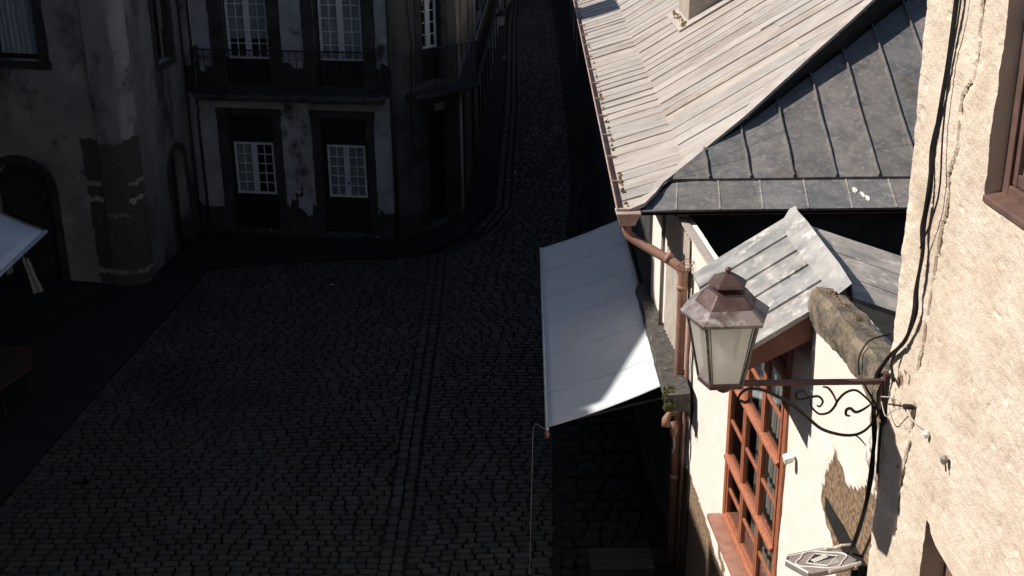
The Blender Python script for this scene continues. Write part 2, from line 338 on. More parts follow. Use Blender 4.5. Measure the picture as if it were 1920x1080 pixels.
def column(tab, off, w, y0, y1, l0=.16, l1=.36):
    y = y0
    while y < y1:
        l = random.uniform(l0, l1); x = interp(tab, y + l / 2) + off; sl = (interp(tab, y + l) - interp(tab, y)) / l
        stone(road, x + random.uniform(-.01, .01), y + l / 2, w - .03, l - .035, -math.atan(sl), .026, ground_z(x, y) + .004, 0); y += l
column(ST, .08, .19, 6, 27.9); column(ST, .265, .185, 6, 27.9)
column(LK, .14, .19, 29.6, 72, .18, .3); column(LK, .34, .18, 29.6, 72, .18, .3); column(RK, -.35, .16, 34, 70); column(LK, .0, .12, 6, 27.2, .25, .5)
road.build('road', 'cobble', kind='structure', smooth=False, recalc=False)
pv = MB(); pv.tone = []     # rough dark stones of the right-hand pavement
y = 6.0
while y < 34:
    st = random.uniform(.2, .3); x = interp(RK, y) + .06
    while x < 2.6:
        w = random.uniform(.16, .4)
        stone(pv, x + w / 2, y + random.uniform(-.03, .03), w - .035, st - .035, random.uniform(-.12, .12), random.uniform(.01, .03), .0, random.uniform(-.2, .2)); x += w
    y += st
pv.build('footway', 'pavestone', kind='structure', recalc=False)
# raised pavement on the left, following the kerb
pm = MB(); ys = lines(2, 75, .6)
for a, b in zip(ys[:-1], ys[1:]):
    xa, xb = interp(LK, a) - .08, interp(LK, b) - .08; L_ = -22 if b < 27.5 else -9
    pm.hexa([(L_, a, -.05), (xa, a, -.05), (xb, b, -.05), (L_, b, -.05)], [(L_, a, .06), (xa, a, .06), (xb, b, .06), (L_, b, .06)])
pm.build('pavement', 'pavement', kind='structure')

# ================================================================ windows and doors
def grid_window(par, fr, u0, u1, z0, z1, cols, rows, n=-.12, name='window', curtain='curtain', fw=.055, bar=.022, mat_='white_frame', leafs=2, pane='clear', dark=(), knob=False, blank=0):
    m = MB(); d = .05
    m.box((u0, n - d, z0), (u0 + fw, n, z1), fr).box((u1 - fw, n - d, z0), (u1, n, z1), fr).box((u0 + fw, n - d, z1 - fw), (u1 - fw, n, z1), fr).box((u0 + fw, n - d, z0), (u1 - fw, n, z0 + fw), fr)
    lw = (u1 - u0) / leafs
    for k in range(1, leafs): c = u0 + lw * k; m.box((c - .07, n - d + .004, z0 + fw), (c - .003, n + .006, z1 - fw), fr); m.box((c + .003, n - d + .004, z0 + fw), (c + .07, n + .006, z1 - fw), fr)
    for k in range(leafs):
        a = u0 + lw * k + (fw if k == 0 else .07); b = u0 + lw * (k + 1) - (fw if k == leafs - 1 else .07)
        for c in range(1, cols): x = a + (b - a) * c / cols; m.box((x - bar / 2, n - .032, z0 + fw), (x + bar / 2, n - .006, z1 - fw), fr)
        for r_ in range(1, rows): z = z0 + fw + (z1 - z0 - 2 * fw) * r_ / rows; m.box((a, n - .034, z - bar / 2), (b, n - .008, z + bar / 2), fr)
    w = m.build(name, mat_, par)
    p = MB(); p.box((u0 + fw * .5, n - .028, z0 + fw * .5), (u1 - fw * .5, n - .022, z1 - fw * .5), fr); p.build('pane', M[pane], w)
    if curtain:
        for k in range(leafs):
            if k in dark: continue
            c = MB(); a = u0 + lw * k + .03; b = u0 + lw * (k + 1) - .03; q = 28; zb = z0 + .03 + blank * (z1 - z0)
            for i in range(q):
                ua = a + (b - a) * i / q; ub = a + (b - a) * (i + 1) / q; na = n - .1 + .014 * math.sin(i * 1.9) + .008 * math.sin(i * .7); nb = n - .1 + .014 * math.sin((i + 1) * 1.9) + .008 * math.sin((i + 1) * .7)
                c.quad(fr(ua, na, zb), fr(ub, nb, zb), fr(ub, nb, z1 - .03), fr(ua, na, z1 - .03))
            c.build('curtain', curtain, w, smooth=True)
    if knob: k_ = MB(); k_.lathe(fr((u0 + u1) / 2 - .03, n + .03, z0 + (z1 - z0) * .28), [(.001, -.03), (.025, -.02), (.025, .02), (.001, .03)], 8).build('handle', 'iron', w)
    return w
def trim(par, fr, u0, u1, z0, z1, t=.2, n=.03, name='door_surround', m_='stone_dark', sill=False, dep=.2):
    m = MB(); rnd = random.uniform
    def jag(a, b, c, d_):   # irregular-edged stone block on the wall face
        m.hexa([fr(a + rnd(-.015, .015), -dep, c), fr(b + rnd(-.015, .015), -dep, c), fr(b + rnd(-.015, .015), n, c), fr(a + rnd(-.015, .015), n, c)][0:4], [fr(a + rnd(-.02, .02), -dep, d_), fr(b + rnd(-.02, .02), -dep, d_), fr(b + rnd(-.02, .02), n, d_), fr(a + rnd(-.02, .02), n, d_)])
    z = z0
    while z < z1 - .05:
        h = min(rnd(.4, .7), z1 - z); jag(u0 - t + .0, u0 - .004, z, z + h - .004); jag(u1 + .004, u1 + t, z, z + h - .004); z += h
    jag(u0 - t - .03, u1 + t + .03, z1 + .004, z1 + t)
    if n > 0 and z0 >= 0: m.box((u0 + .001, -.14, z0 + .002), (u0 + .018, n - .002, z1 - .002), fr).box((u1 - .018, -.14, z0 + .002), (u1 - .001, n - .002, z1 - .002), fr)
    if sill: jag(u0 - t - .03, u1 + t + .03, z0 - t * .8, z0 - .006)
    return m.build(name, m_, par, bevel=.012)
def core(par, pts, z1, name='inner_walls'):   # dark inner volume behind the openings
    m = MB(); m.hexa([(x, y, 0) for x, y in pts], [(x, y, z1) for x, y in pts]); return m.build(name, 'core', par)
def hip_roof(par, pts, z, over=.35, rise=1.8, m_='tile', inset=.42):
    c = Vector((sum(p[0] for p in pts) / len(pts), sum(p[1] for p in pts) / len(pts), 0)); m = MB()
    o = [c + (Vector((*p, 0)) - c) * (1 + over / max(.1, (Vector((*p, 0)) - c).length)) for p in pts]
    i_ = [c + (Vector((*p, 0)) - c) * inset for p in pts]
    m.hexa([(p.x, p.y, z) for p in o], [(p.x, p.y, z + .12) for p in o]); m.hexa([(p.x, p.y, z + .123) for p in o], [(p.x, p.y, z + rise) for p in i_])
    return m.build('roof', m_, par)

# ================================================================ left stone tower house
TL = frame((-8.2, 26.02), (-.975, .22), -1); TR = frame((-8.2, 26.02), (.1, 1), 1)
# make sure normals face outwards
if TL.n.y > 0: TL = frame((-8.2, 26.02), (-.975, .22), 1)
if TR.n.x < 0: TR = frame((-8.2, 26.02), (.1, 1), -1)
tw = thing('tower_house', 'tall stained grey plaster house on the far left with arched doorways', 'house', (-9.8, 27.9, 0))
def tdisp(u, z): return .03 * fbm(u * .7, z * .7, 3) + .008 * fbm(u * 4, z * 4, 1)
def quoin_wear(sgn):
    def w(u, z):
        a = u + .18 * fbm(z * 1.3, 7, 0); k = 0
        if a < (1.05 if sgn < 0 else .55) and z < 3.35 + .2 * fbm(u * 2, 1, 5): k = .75
        if (z * 3) % 1 < .1 and k: k = .3
        return k + .1 * fbm(u, z, 8)
    return w
def rounded(u, z, base):   # softened outer corner near u = 0
    e = max(0, .35 - u); return base - e * e * .9
W1 = wall(TL, 0, 6.5, 0, 13.8, [(1.95, 3.35, 0, 2.72, .55), (1.72, 2.85, 5.0, 7.0)], .3, .5, .12, lambda u, z: rounded(u, z, tdisp(u, z)), quoin_wear(-1))
W1.build('wall', 'plaster_grey', tw, smooth=True)
W2 = wall(TR, 0, 4.3, 0, 13.8, [(2.35, 3.35, 0, 2.4, .5), (2.35, 3.3, 4.5, 6.3)], .3, .5, .12, lambda u, z: rounded(u, z, tdisp(u + 9, z)), quoin_wear(1))
W2.build('wall', 'plaster_grey_side', tw, smooth=True)
core(tw, [tuple(TL(1.0, -.5, 0))[:2], tuple(TL(6.5, -.5, 0))[:2], (-14, 31.5), (-8.6, 31.2), tuple(TR(4.2, -.5, 0))[:2], tuple(TR(1.0, -.5, 0))[:2]], 13.7)
hip_roof(tw, [(-8.1, 26.0), (-14.6, 27.4), (-14.6, 31.8), (-7.7, 31.8)], 13.8, .3, 1.0)
# arched door in the left face, dark doorway in the right face
d = MB(); d.box((1.97, -.3, 0), (3.33, -.22, 2.7), TL); door = d.build('door', 'door_wood', tw)
for k in range(6): e = MB(); e.box((2.0 + k * .225, -.218, .02), (2.205 + k * .225, -.20, 2.1), TL); e.build('plank', 'door_wood', door)
def arch_trim(fr, u0, u1, zt, rise, t, par):
    m = MB(); c = (u0 + u1) / 2; hw = (u1 - u0) / 2; zs = zt - rise
    m.box((u0 - t, -.1, 0), (u0 - .003, .035, zs), fr).box((u1 + .003, -.1, 0), (u1 + t, .035, zs), fr)
    for k in range(12):
        a, b = math.pi * k / 12, math.pi * (k + 1) / 12 - .012
        P = lambda an, ex, n: fr(c + (hw + ex) * math.cos(an), n, zs + .004 + (rise + ex) * math.sin(an))
        m.hexa([P(a, .003, -.1), P(b, .003, -.1), P(b, t, -.1), P(a, t, -.1)], [P(a, .003, .035), P(b, .003, .035), P(b, t, .035), P(a, t, .035)])
    return m.build('door_surround', 'stone_dark', par, bevel=.01)
arch_trim(TL, 1.95, 3.35, 2.72, .55, .2, tw); arch_trim(TR, 2.35, 3.35, 2.4, .5, .17, tw)
d = MB(); d.box((2.36, -.3, 0), (3.34, -.24, 2.35), TR); d.build('door', 'black_paint', tw, label='black door deep in the narrow arched doorway')
trim(tw, TL, 1.72, 2.85, 5.0, 7.0, .22, .03, 'window_surround', sill=True)
trim(tw, TR, 2.35, 3.3, 4.5, 6.3, .18, .03, 'window_surround', sill=True)
w_ = grid_window(tw, TL, 1.74, 2.83, 5.02, 6.98, 1, 1, -.2, curtain='curtain_blue', mat_='black_paint', fw=.05, leafs=1, blank=.02)
w_ = grid_window(tw, TR, 2.37, 3.28, 4.52, 6.28, 1, 3, -.24, curtain=None, mat_='black_paint', leafs=2)

# ================================================================ corner house with balcony
CF = frame((-2.77, 29.0), (-.985, .17), 1); CF = CF if CF.n.y < 0 else frame((-2.77, 29.0), (-.985, .17), -1)
CC = frame((-2.77, 29.0), (1, 1), 1)
SS = frame((-1.28, 30.5), (.035, 1), 1)
ch = thing('corner_house', 'white plaster corner house with iron balconies and white paned doors', 'house', (-4.5, 33, 0))
cd = lambda u, z: .012 * fbm(u * .8, z * .8, 21)
hC = [(2.95, 4.18, .12, 3.02), (.65, 1.82, .12, 3.02), (2.9, 4.05, 3.75, 6.35), (.62, 1.78, 3.75, 6.35)]
def cwear(u, z):
    if 3.55 < z < 4.25 + .35 * fbm(u * 1.7, 2, 2): return .8
    if z < .75 + .35 * fbm(u * 1.5, 5, 5) + (.75 if 1.9 < u < 2.75 else 0) * max(0, fbm(u * 3, z * 2, 9) + .45): return .62
    if u < .12 and z < 6: return .5 * (fbm(z, 4, 4) > -.1)
    return 0
wall(CF, 0, 5.05, 0, 7.3, hC, .25, .4, .14, cd, cwear).build('wall', 'plaster_white', ch, smooth=True)
hD = [(1.08, 1.8, .18, 2.97), (1.0, 1.62, 3.75, 6.3)]
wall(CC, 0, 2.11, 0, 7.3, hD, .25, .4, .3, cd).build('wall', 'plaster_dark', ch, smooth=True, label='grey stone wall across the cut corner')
hE = [(.9, 1.8, .1, 2.7), (5.0, 5.7, .1, 2.6), (1.0, 1.9, 3.75, 6.2), (4.0, 4.9, 3.75, 6.2)]
wall(SS, 0, 6.9, 0, 7.0, hE, .25, .4, .3, cd).build('wall', 'plaster_tan', ch, smooth=True, label='tan plaster wall facing the side street')
core(ch, [tuple(CF(.2, -.35, 0))[:2], tuple(CF(5.0, -.35, 0))[:2], (-7.2, 37.2), (-1.5, 37.2), tuple(SS(.3, -.4, 0))[:2], tuple(CC(1.8, -.4, 0))[:2]][::-1], 6.9)
hip_roof(ch, [(-2.6, 29.05), (-7.7, 29.95), (-7.3, 37.4), (-1.0, 37.4), (-1.25, 30.6)], 7.3, .3, 1.6)
for (a, b, z0, z1) in hC[:2]:
    trim(ch, CF, a, b, z0, z1, .19, .025)
    st = MB(); st.box((a - .1, -.3, .0), (b + .1, .1, .115), CF); st.build('door_step', 'stone_dark', ch, bevel=.01)
    dd = MB(); wa, wb = a + .10, b - .12
    dd.box((a, -.25, z0), (b, -.18, 1.02), CF).box((a, -.25, 2.34), (b, -.18, z1), CF).box((a, -.25, 1.024), (wa - .004, -.18, 2.336), CF).box((wb + .004, -.25, 1.024), (b, -.18, 2.336), CF)
    dd.box((a + .2, -.178, .3), (a + .52, -.165, .9), CF).box((b - .52, -.178, .3), (b - .2, -.165, .9), CF)
    dr = dd.build('door', 'black_paint', ch, label='black door with a white paned window')
    grid_window(dr, CF, wa, wb, 1.03, 2.33, 2, 5, -.17, curtain=None, knob=False) if False else None
    lf = grid_window(ch, CF, wa, wb, 1.03, 2.33, 2, 5, -.15, curtain='curtain', dark=(0,) if a > 2 else (), knob=a < 2)
for i, (a, b, z0, z1) in enumerate(hC[2:]):
    trim(ch, CF, a, b, z0, z1, .3, .02, 'window_surround')
    bb = MB(); bb.box((a, -.25, z0), (b, -.16, 4.36), CF); bb.build('door_panel', 'black_paint', ch)
    grid_window(ch, CF, a + .04, b - .08, 4.37, 6.33, 2, 6, -.13, curtain='curtain', blank=.22 if i == 0 else 0, fw=.06)
trim(ch, CC, 1.08, 1.8, .18, 2.97, .24, .02); trim(ch, CC, 1.0, 1.62, 3.75, 6.3, .2, .02, 'window_surround')
d = MB(); d.box((1.08, -.25, .18), (1.8, -.2, 2.97), CC); d.build('door', 'black_paint', ch, label='narrow black door in the cut corner')
bb = MB(); bb.box((1.0, -.25, 3.75), (1.62, -.16, 4.5), CC); bb.build('door_panel', 'black_paint', ch)
grid_window(ch, CC, 1.04, 1.58, 4.52, 6.28, 1, 6, -.13, curtain=None)
for (a, b, z0, z1) in hE[:2]:
    d = MB(); d.box((a, -.25, z0), (b, -.2, z1), SS); d.build('door', 'black_paint', ch, label='black door on the side street'); trim(ch, SS, a, b, z0, z1, .14, .02)
for (a, b, z0, z1) in hE[2:]: grid_window(ch, SS, a + .04, b - .04, z0 + .1, z1 - .05, 1, 6, -.1, curtain=None)
# base course patches
for (ba, bb_, bh, bf) in ((.02, .44, .62, CF), (2.03, 2.74, .55, CF), (4.39, 5.03, .7, CF), (.03, .82, .6, CC)): bc = MB(); bc.box((ba, -.02, 0), (bb_, .02, bh), bf); bc.build('base_course', 'stone_dark', ch, bevel=.02)
# balcony slabs
sb = MB(); sb.hexa([CF(4.72, -.1, 3.50), CF(.15, -.1, 3.50), CF(.18, .42, 3.50), CF(4.72, .42, 3.50)], [CF(4.75, -.1, 3.61), CF(.1, -.1, 3.61), CF(.13, .48, 3.61), CF(4.75, .48, 3.61)]); sb.box((.16, -.1, 3.42), (4.7, .22, 3.496), CF)
bal = sb.build('balcony', 'slab_stone', ch, bevel=.02)
def railing(par, path, z0, z1, step=.16):
    m = MB(); cum = [0]
    P = [Vector(p) for p in path]
    for a, b in zip(P[:-1], P[1:]):
        L_ = (b - a).length; k = max(1, int(L_ / step)); dv = (b - a) / L_
        for i in range(k + 1):
            q = a + dv * (L_ * i / k); m.tube([(q.x, q.y, z0), (q.x, q.y, z1)], .011, 5)
            if i < k:   # scrollwork under the handrail
                c = q + dv * (L_ / k / 2); r_ = L_ / k / 2 * .72; zc = z1 - .10
                m.tube([c + dv * (r_ * math.cos(t)) + Vector((0, 0, zc - c.z + r_ * .9 * math.sin(t))) for t in [2 * math.pi * j / 10 for j in range(11)]], .007, 4, False)
        m.tube([a + Vector((0, 0, z1 - a.z)), b + Vector((0, 0, z1 - b.z))], .022, 6); m.tube([a + Vector((0, 0, z1 - .2 - a.z)), b + Vector((0, 0, z1 - .2 - b.z))], .009, 5)
        m.tube([a + Vector((0, 0, z0 + .08 - a.z)), b + Vector((0, 0, z0 + .08 - b.z))], .014, 5)
    return m.build('railing', 'iron', par)
railing(bal, [CF(4.68, .02, 3.6), CF(4.68, .44, 3.6), CF(.18, .44, 3.6), CF(.18, .02, 3.6)], 3.6, 4.68)
s2 = MB(); pts = [CC(.45, -.1, 0), CC(.45, .35, 0), CC(1.0, .5, 0), CC(1.7, .52, 0)] + [SS(-.05, .55, 0), SS(.5, .52, 0), SS(6.8, .5, 0), SS(6.8, -.1, 0), SS(.1, -.3, 0)]
s2.hexa([(p.x, p.y, 3.46) for p in pts], [(p.x, p.y, 3.58) for p in pts])
bal2 = s2.build('balcony', 'stone_dark', ch, bevel=.02, label='long curved balcony wrapping the corner into the side street')
railing(bal2, [CC(.5, .3, 3.58), CC(1.0, .44, 3.58), CC(1.7, .46, 3.58), SS(-.05, .48, 3.58), SS(.5, .46, 3.58), SS(6.7, .44, 3.58)], 3.58, 4.62)
cm = MB(); cm.box((-2.75, 31.1, 7.35), (-2.05, 32.9, 9.75)); chc = cm.build('chimney', 'plaster_dark', ch, bevel=.02); cm = MB(); cm.box((-2.82, 31.03, 9.752), (-1.98, 32.97, 9.85)); cm.build('chimney_cap', 'stone_dark', chc)
# number plate
sg = MB(); sg.box((1.32, .028, 3.03), (1.62, .04, 3.19), CC); sgo = sg.build('street_sign', 'sign', ch)
tx = bpy.data.curves.new('lettering', 'FONT'); tx.body = 'CN2'; tx.size = .15; tx.extrude = .002; tx.align_x = 'CENTER'
to = bpy.data.objects.new('lettering', tx); COL.objects.link(to); bpy.context.view_layer.update()
dg = bpy.context.evaluated_depsgraph_get(); tme = bpy.data.meshes.new_from_object(to.evaluated_get(dg)); bpy.data.objects.remove(to)
c_ = CC(1.47, .043, 3.06); bx = CC.d; bn = CC.n
for v in tme.vertices: q = c_ + bx * v.co.x * 1.05 + Vector((0, 0, 1)) * v.co.y + bn * v.co.z; v.co = q - BASE[ch.name]
tme.materials.clear(); tme.materials.append(M['sign_ink']); lo_ = bpy.data.objects.new('lettering', tme); COL.objects.link(lo_); lo_.parent = sgo
# drainpipes
p = MB(); p.tube([CF(4.80, .07, 7.2), CF(4.80, .07, 3.35), CF(4.74, .16, 3.2), CF(4.80, .10, 3.0), CF(4.80, .07, .2)], .035, 8); p.build('drainpipe', 'stone_dark', ch, smooth=True)
p = MB(); p.tube([CF(4.74, .12, 7.2), CF(4.74, .12, 3.3)], .014, 6).tube([CF(4.74, .12, 3.3), CF(4.70, .14, 3.15), CF(4.76, .12, 2.95)], .018, 6); p.build('cable', 'wire', ch, smooth=True)
p = MB(); p.tube([CF(-.03, .09, 7.2), CF(-.03, .09, .15)], .05, 8); p.build('drainpipe', 'stone_dark', ch, smooth=True)
p = MB(); p.tube([CC(.62, .03, 7), CC(.55, .03, 5.8), CC(.66, .03, 4.7), CC(.6, .03, 3.6)], .012, 5); p.build('cable', 'cable', ch)
p = MB()
p.tube([CC(.55, .03, 3.3), CC(.56, .03, 2.4), CC(.65, .035, 2.15), CC(.85, .035, 2.15), CC(.93, .03, 2.4), CC(.95, .03, 3.2)], .012, 5); p.build('cable', 'cable', ch)
for k in range(4): p = MB(); p.tube([SS(.35 + k * .12, .06, 3.2), SS(.33 + k * .14, .05 + .02 * k, 2.5 - .1 * k), SS(.45 + k * .1, .04, 1.6 + .25 * k), SS(.4 + .1 * k, .04, .6 + .5 * k)], .009, 5); p.build('cable', 'cable', ch)
p = MB(); p.tube([SS(.9, .1, 3.2), SS(1.2, .12, 2.6), SS(1.35, .12, 2.1), SS(1.15, .1, 1.8), SS(.95, .08, 1.95)], .01, 5); p.build('cable', 'cable', ch)
for u_, z_ in ((.12, 3.3), (6.0, 6.8)): p = MB(); p.tube([SS(u_, .06, z_), SS(u_, .06, .25)], .037, 6); p.build('drainpipe', 'wire', ch, smooth=True)

# ================================================================ houses further up the left side
def row_house(name, label, x0, y0, x1, y1, h, mkey, doors, floors=2, side='L', dep=6):
    fr = frame((x0, y0), (x1 - x0, y1 - y0), 1 if side == 'L' else -1); L_ = math.hypot(x1 - x0, y1 - y0)
    t = thing(name, label, 'house', ((x0 + x1) / 2 - (dep / 2 if side == 'L' else -dep / 2), (y0 + y1) / 2, 0))
    holes = []
    for k, u in enumerate(doors):
        holes.append((u, u + .95, .1, 2.5))
        holes.append((u, u + .95, 3.9, 5.7))
    wall(fr, 0, L_, 0, h, holes, .22, .4, .4, lambda u, z: .01 * fbm(u, z, 30)).build('wall', mkey, t, smooth=True)
    s = -1 if side == 'L' else 1
    core(t, [(x0 + s * .35, y0 + .1), (x0 + s * dep, y0 + .1), (x1 + s * dep, y1 - .1), (x1 + s * .35, y1 - .1)], h - .1)
    for q in holes:
        trim(t, fr, q[0], q[1], q[2], q[3], .14, .02, 'door_surround' if q[2] < 1 else 'window_surround', dep=.15)
        if q[2] < 1: d = MB(); d.box((q[0], -.22, q[2]), (q[1], -.17, q[3]), fr); d.build('door', 'black_paint', t)
        else: grid_window(t, fr, q[0] + .02, q[1] - .02, q[2] + .02, q[3] - .02, 1, 4, -.1, curtain=None)
    hip_roof(t, [(x0, y0), (x0 + s * dep, y0), (x1 + s * dep, y1), (x1, y1)], h, .3, 1.2)
    return t, fr
t1, f1 = row_house('row_house', 'grey plaster house just beyond the corner house balcony', -1.02, 37.6, -.75, 47.0, 6.6, 'plaster_grey', [1.0, 3.4, 5.8, 8.0])
b = MB(); b.box((.5, -.05, 3.35), (9.0, .45, 3.5), f1); b1 = b.build('balcony', 'stone_dark', t1); railing(b1, [f1(.55, .02, 3.5), f1(.55, .4, 3.5), f1(8.9, .4, 3.5), f1(8.9, .02, 3.5)], 3.5, 4.5, .16)
t2, f2 = row_house('row_house', 'dark house at the far end of the narrow street on the left', -.75, 47.1, -.4, 62, 6.4, 'plaster_white', [1.2, 4.2, 7.5, 11])
t3, f3 = row_house('row_house', 'last dark house up the street on the left', -.4, 62.1, 1.4, 84, 6.2, 'plaster_grey', [2, 6, 10, 15])
t4, f4 = row_house('row_house', 'dark house past the zinc roof on the right of the street', 2.75, 50.5, 3.6, 84, 5.0, 'plaster_grey', [2, 8, 14], side='R')
# wall lamps on the side street
def street_lamp(fr, u, z, label, sc=1.0, out=.6):
    t = thing('street_lamp', label, 'lamp', tuple(fr(u, 0, z)), 'small lamps along the side street')
    m = MB(); m.tube([fr(u, -.02, z + .3 * sc), fr(u, out * .5, z + .42 * sc), fr(u, out, z + .38 * sc), fr(u, out, z + .28 * sc)], .015, 6); m.build('arm', 'iron', t)
    c = fr(u, out, z); g_ = MB(); g_.lathe(c, [(.07 * sc, -.14 * sc), (.12 * sc, .12 * sc)], 6); g_.build('lamp_glass', 'milk', t)
    r_ = MB(); r_.lathe(c, [(.15 * sc, .125 * sc), (.09 * sc, .22 * sc), (.02, .3 * sc)], 6); r_.build('lamp_roof', 'iron', t); return t
street_lamp(SS, 6.3, 3.0, 'small dark wall lamp hanging below the balcony edge', .55, .9)
street_lamp(f1, 1.2, 3.75, 'pale glass street lamp high on the left of the street', 1.1, .75)

# ================================================================ main house on the right (zinc roof)
mh = thing('zinc_roof_house', 'house with a big sun-toned zinc roof and a dimmer-toned zinc hip on the right', 'house', (6, 30, 0))
def Xw(y): return 2.05 + .019 * (y - 15.8)
MF = frame((2.05, 15.8), (.019, 1), -1)
AFm = frame((2.3, 15.0), (-.07, 1), 1); AFm = AFm if AFm.n.x < 0 else frame((2.3, 15.0), (-.07, 1), -1)
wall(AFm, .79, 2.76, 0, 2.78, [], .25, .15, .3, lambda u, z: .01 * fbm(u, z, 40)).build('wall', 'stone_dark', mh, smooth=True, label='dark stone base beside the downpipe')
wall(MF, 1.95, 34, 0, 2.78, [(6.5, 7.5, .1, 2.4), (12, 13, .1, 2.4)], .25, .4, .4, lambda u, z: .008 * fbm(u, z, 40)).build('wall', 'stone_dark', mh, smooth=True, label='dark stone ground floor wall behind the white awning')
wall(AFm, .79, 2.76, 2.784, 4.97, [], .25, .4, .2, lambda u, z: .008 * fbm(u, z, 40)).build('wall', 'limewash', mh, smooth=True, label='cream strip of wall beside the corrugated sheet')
wall(MF, 1.954, 34, 2.784, 4.97, [], .25, .4, .4, lambda u, z: .015 + .015 * fbm(u, z, 41)).build('wall', 'stone_dark', mh, smooth=True, label='dark stone upper wall between awning and gutter')
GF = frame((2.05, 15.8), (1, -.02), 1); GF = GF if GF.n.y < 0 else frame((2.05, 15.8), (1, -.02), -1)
wall(GF, .22, 10, 0, 4.97, [], .2, .4, .4, lambda u, z: .02 * fbm(u, z, 44)).build('wall', 'stone_dark', mh, smooth=True, label='dark stone end wall under the zinc hip eave')
core(mh, [(2.5, 16.3), (12, 16.2), (12.6, 49.7), (3.1, 49.7)], 4.95)
for (a, b) in ((6.5, 7.5), (12, 13)):
    d = MB(); d.box((a, -.25, .1), (b, -.18, 2.4), MF); d.build('door', 'black_paint', mh)
T18 = math.tan(R(17.5)); TA = .60; RUN = .85; ZE = 5.05; XE = 1.53; YE = 15.5
def xe(y): return XE + .019 * (y - YE)
def zA(dx): return ZE + T18 * dx if dx < RUN else ZE + T18 * RUN + TA * (dx - RUN)       # dx = distance from eave
EDGE = [(0.0, -.06), (.20, .0), (.36, .29), (.50, .62), (.71, .90), (.96, 1.17), (1.35, 1.44), (1.75, 1.71), (2.35, 2.25), (2.91, 2.75), (3.43, 3.19), (3.91, 3.64), (6.4, 5.85)]    # (dx, dy) of the raised hip edge
def ydge(dx): return YE + interp(EDGE, dx)
def xdge(dy):
    tab = [(b, a) for a, b in EDGE]; return interp(tab, dy)
ridge_dx = 6.4
roof = MB(); roof.tone = []
def tone(base=1, var=.1, warm=.03):
    t = random.uniform(1 - var, 1 + var) * base; w = random.uniform(-warm, warm); return (t * (1 + w), t, t * (1 - w))
y = YE - .02
SW = .44; k = 0
courses = {}
while y < 50:
    ya, yb = y, y + SW * random.uniform(.92, 1.06)
    lim_a = min(ridge_dx, xdge(ya - YE)); lim_b = min(ridge_dx, xdge(yb - YE))
    blk = int((ya - YE) / 2.6); random.seed(blk * 17 + 3); br = sorted([random.uniform(1.9, 2.9), random.uniform(3.9, 4.9)]); random.seed(900 + k)
    br = [b_ + random.choice([0, 0, 0, .9]) for b_ in br]
    segs = [-.06, RUN] + br + [ridge_dx]
    for i in range(len(segs) - 1):
        s0, s1 = segs[i], segs[i + 1]
        if s0 >= max(lim_a, lim_b) - .01: continue
        a1, b1 = min(s1, lim_a), min(s1, lim_b); a0, b0 = min(s0, lim_a), min(s0, lim_b)
        roof.ct = tone(1, .07, .02); lift = random.choice([.006, .010, .014, .020, .026]) if (i == 0 or k % 2) else random.choice([.002, .004, .009]); top = .006 * (len(segs) - i) * 0
        wv = random.uniform(-.012, .012)
        def P(dx, yy, l): return (xe(yy) + dx, yy, zA(dx) + l)
        # two sub-quads so that sheets are slightly bowed
        am, bm_ = (a0 + a1) / 2, (b0 + b1) / 2; bow = random.uniform(-.006, .006)
        A0, A1, AM = P(a0, ya + wv, lift + .008), P(a1, ya, lift - .004), P(am, ya + wv * .5, lift + bow); B0, B1, BM = P(b0, yb + .015 + wv, .004), P(b1, yb + .015, -.004), P(bm_, yb + .015, bow)
        roof.quad(A0, AM, BM, B0); roof.quad(AM, A1, B1, BM)
        d_ = lambda p, q=.05: (p[0], p[1], p[2] - q)
        roof.quad(d_(A0), d_(AM), AM, A0); roof.quad(d_(AM), d_(A1), A1, AM); roof.quad(d_(A0, .03), A0, B0, d_(B0, .03))
    y = yb; k += 1
random.seed(11)
ra = roof.build('roof', 'zinc_sun_tone', mh, label='weathered zinc slope facing the street, sunlit tone in its colour', recalc=False)
# underlay and far slope
ul = MB()
ys = lines(YE + 6.0, 50, 2)
ul.poly([(xe(YE + dy) + dx, YE + dy, zA(dx) - .035) for dx, dy in EDGE] + [(xe(50) + ridge_dx, 50, zA(ridge_dx) - .035), (xe(50) + RUN, 50, zA(RUN) - .035), (xe(50), 50, ZE - .035)])
u2 = MB(); zr = zA(ridge_dx)
def PE(dx, dy, dz=0): return (xe(YE + dy) + dx, YE + dy, zA(dx) + dz)
u2.quad(PE(.1, .3, -.05), PE(RUN, 1.1, -.05), (xe(50) + RUN, 50, zA(RUN) - .05), (xe(50), 50, ZE - .05))
u2.quad(PE(RUN, 1.1, -.06), PE(6.4, 5.85, -.06), (xe(50) + 6.4, 50, zr - .05), (xe(50) + RUN, 50, zA(RUN) - .05))
u2.quad(PE(6.4, 5.6, -.01), (xe(50) + 6.4, 50, zr - .01), (14.2, 50, ZE), (14.0, 15.5, ZE)); u2.poly([(xe(50), 50, ZE), (xe(50) + RUN, 50, zA(RUN)), (xe(50) + 6.4, 50, zr), (14.2, 50, ZE)])
u2.build('roof_deck', 'zinc_dim_tone', mh, recalc=False)
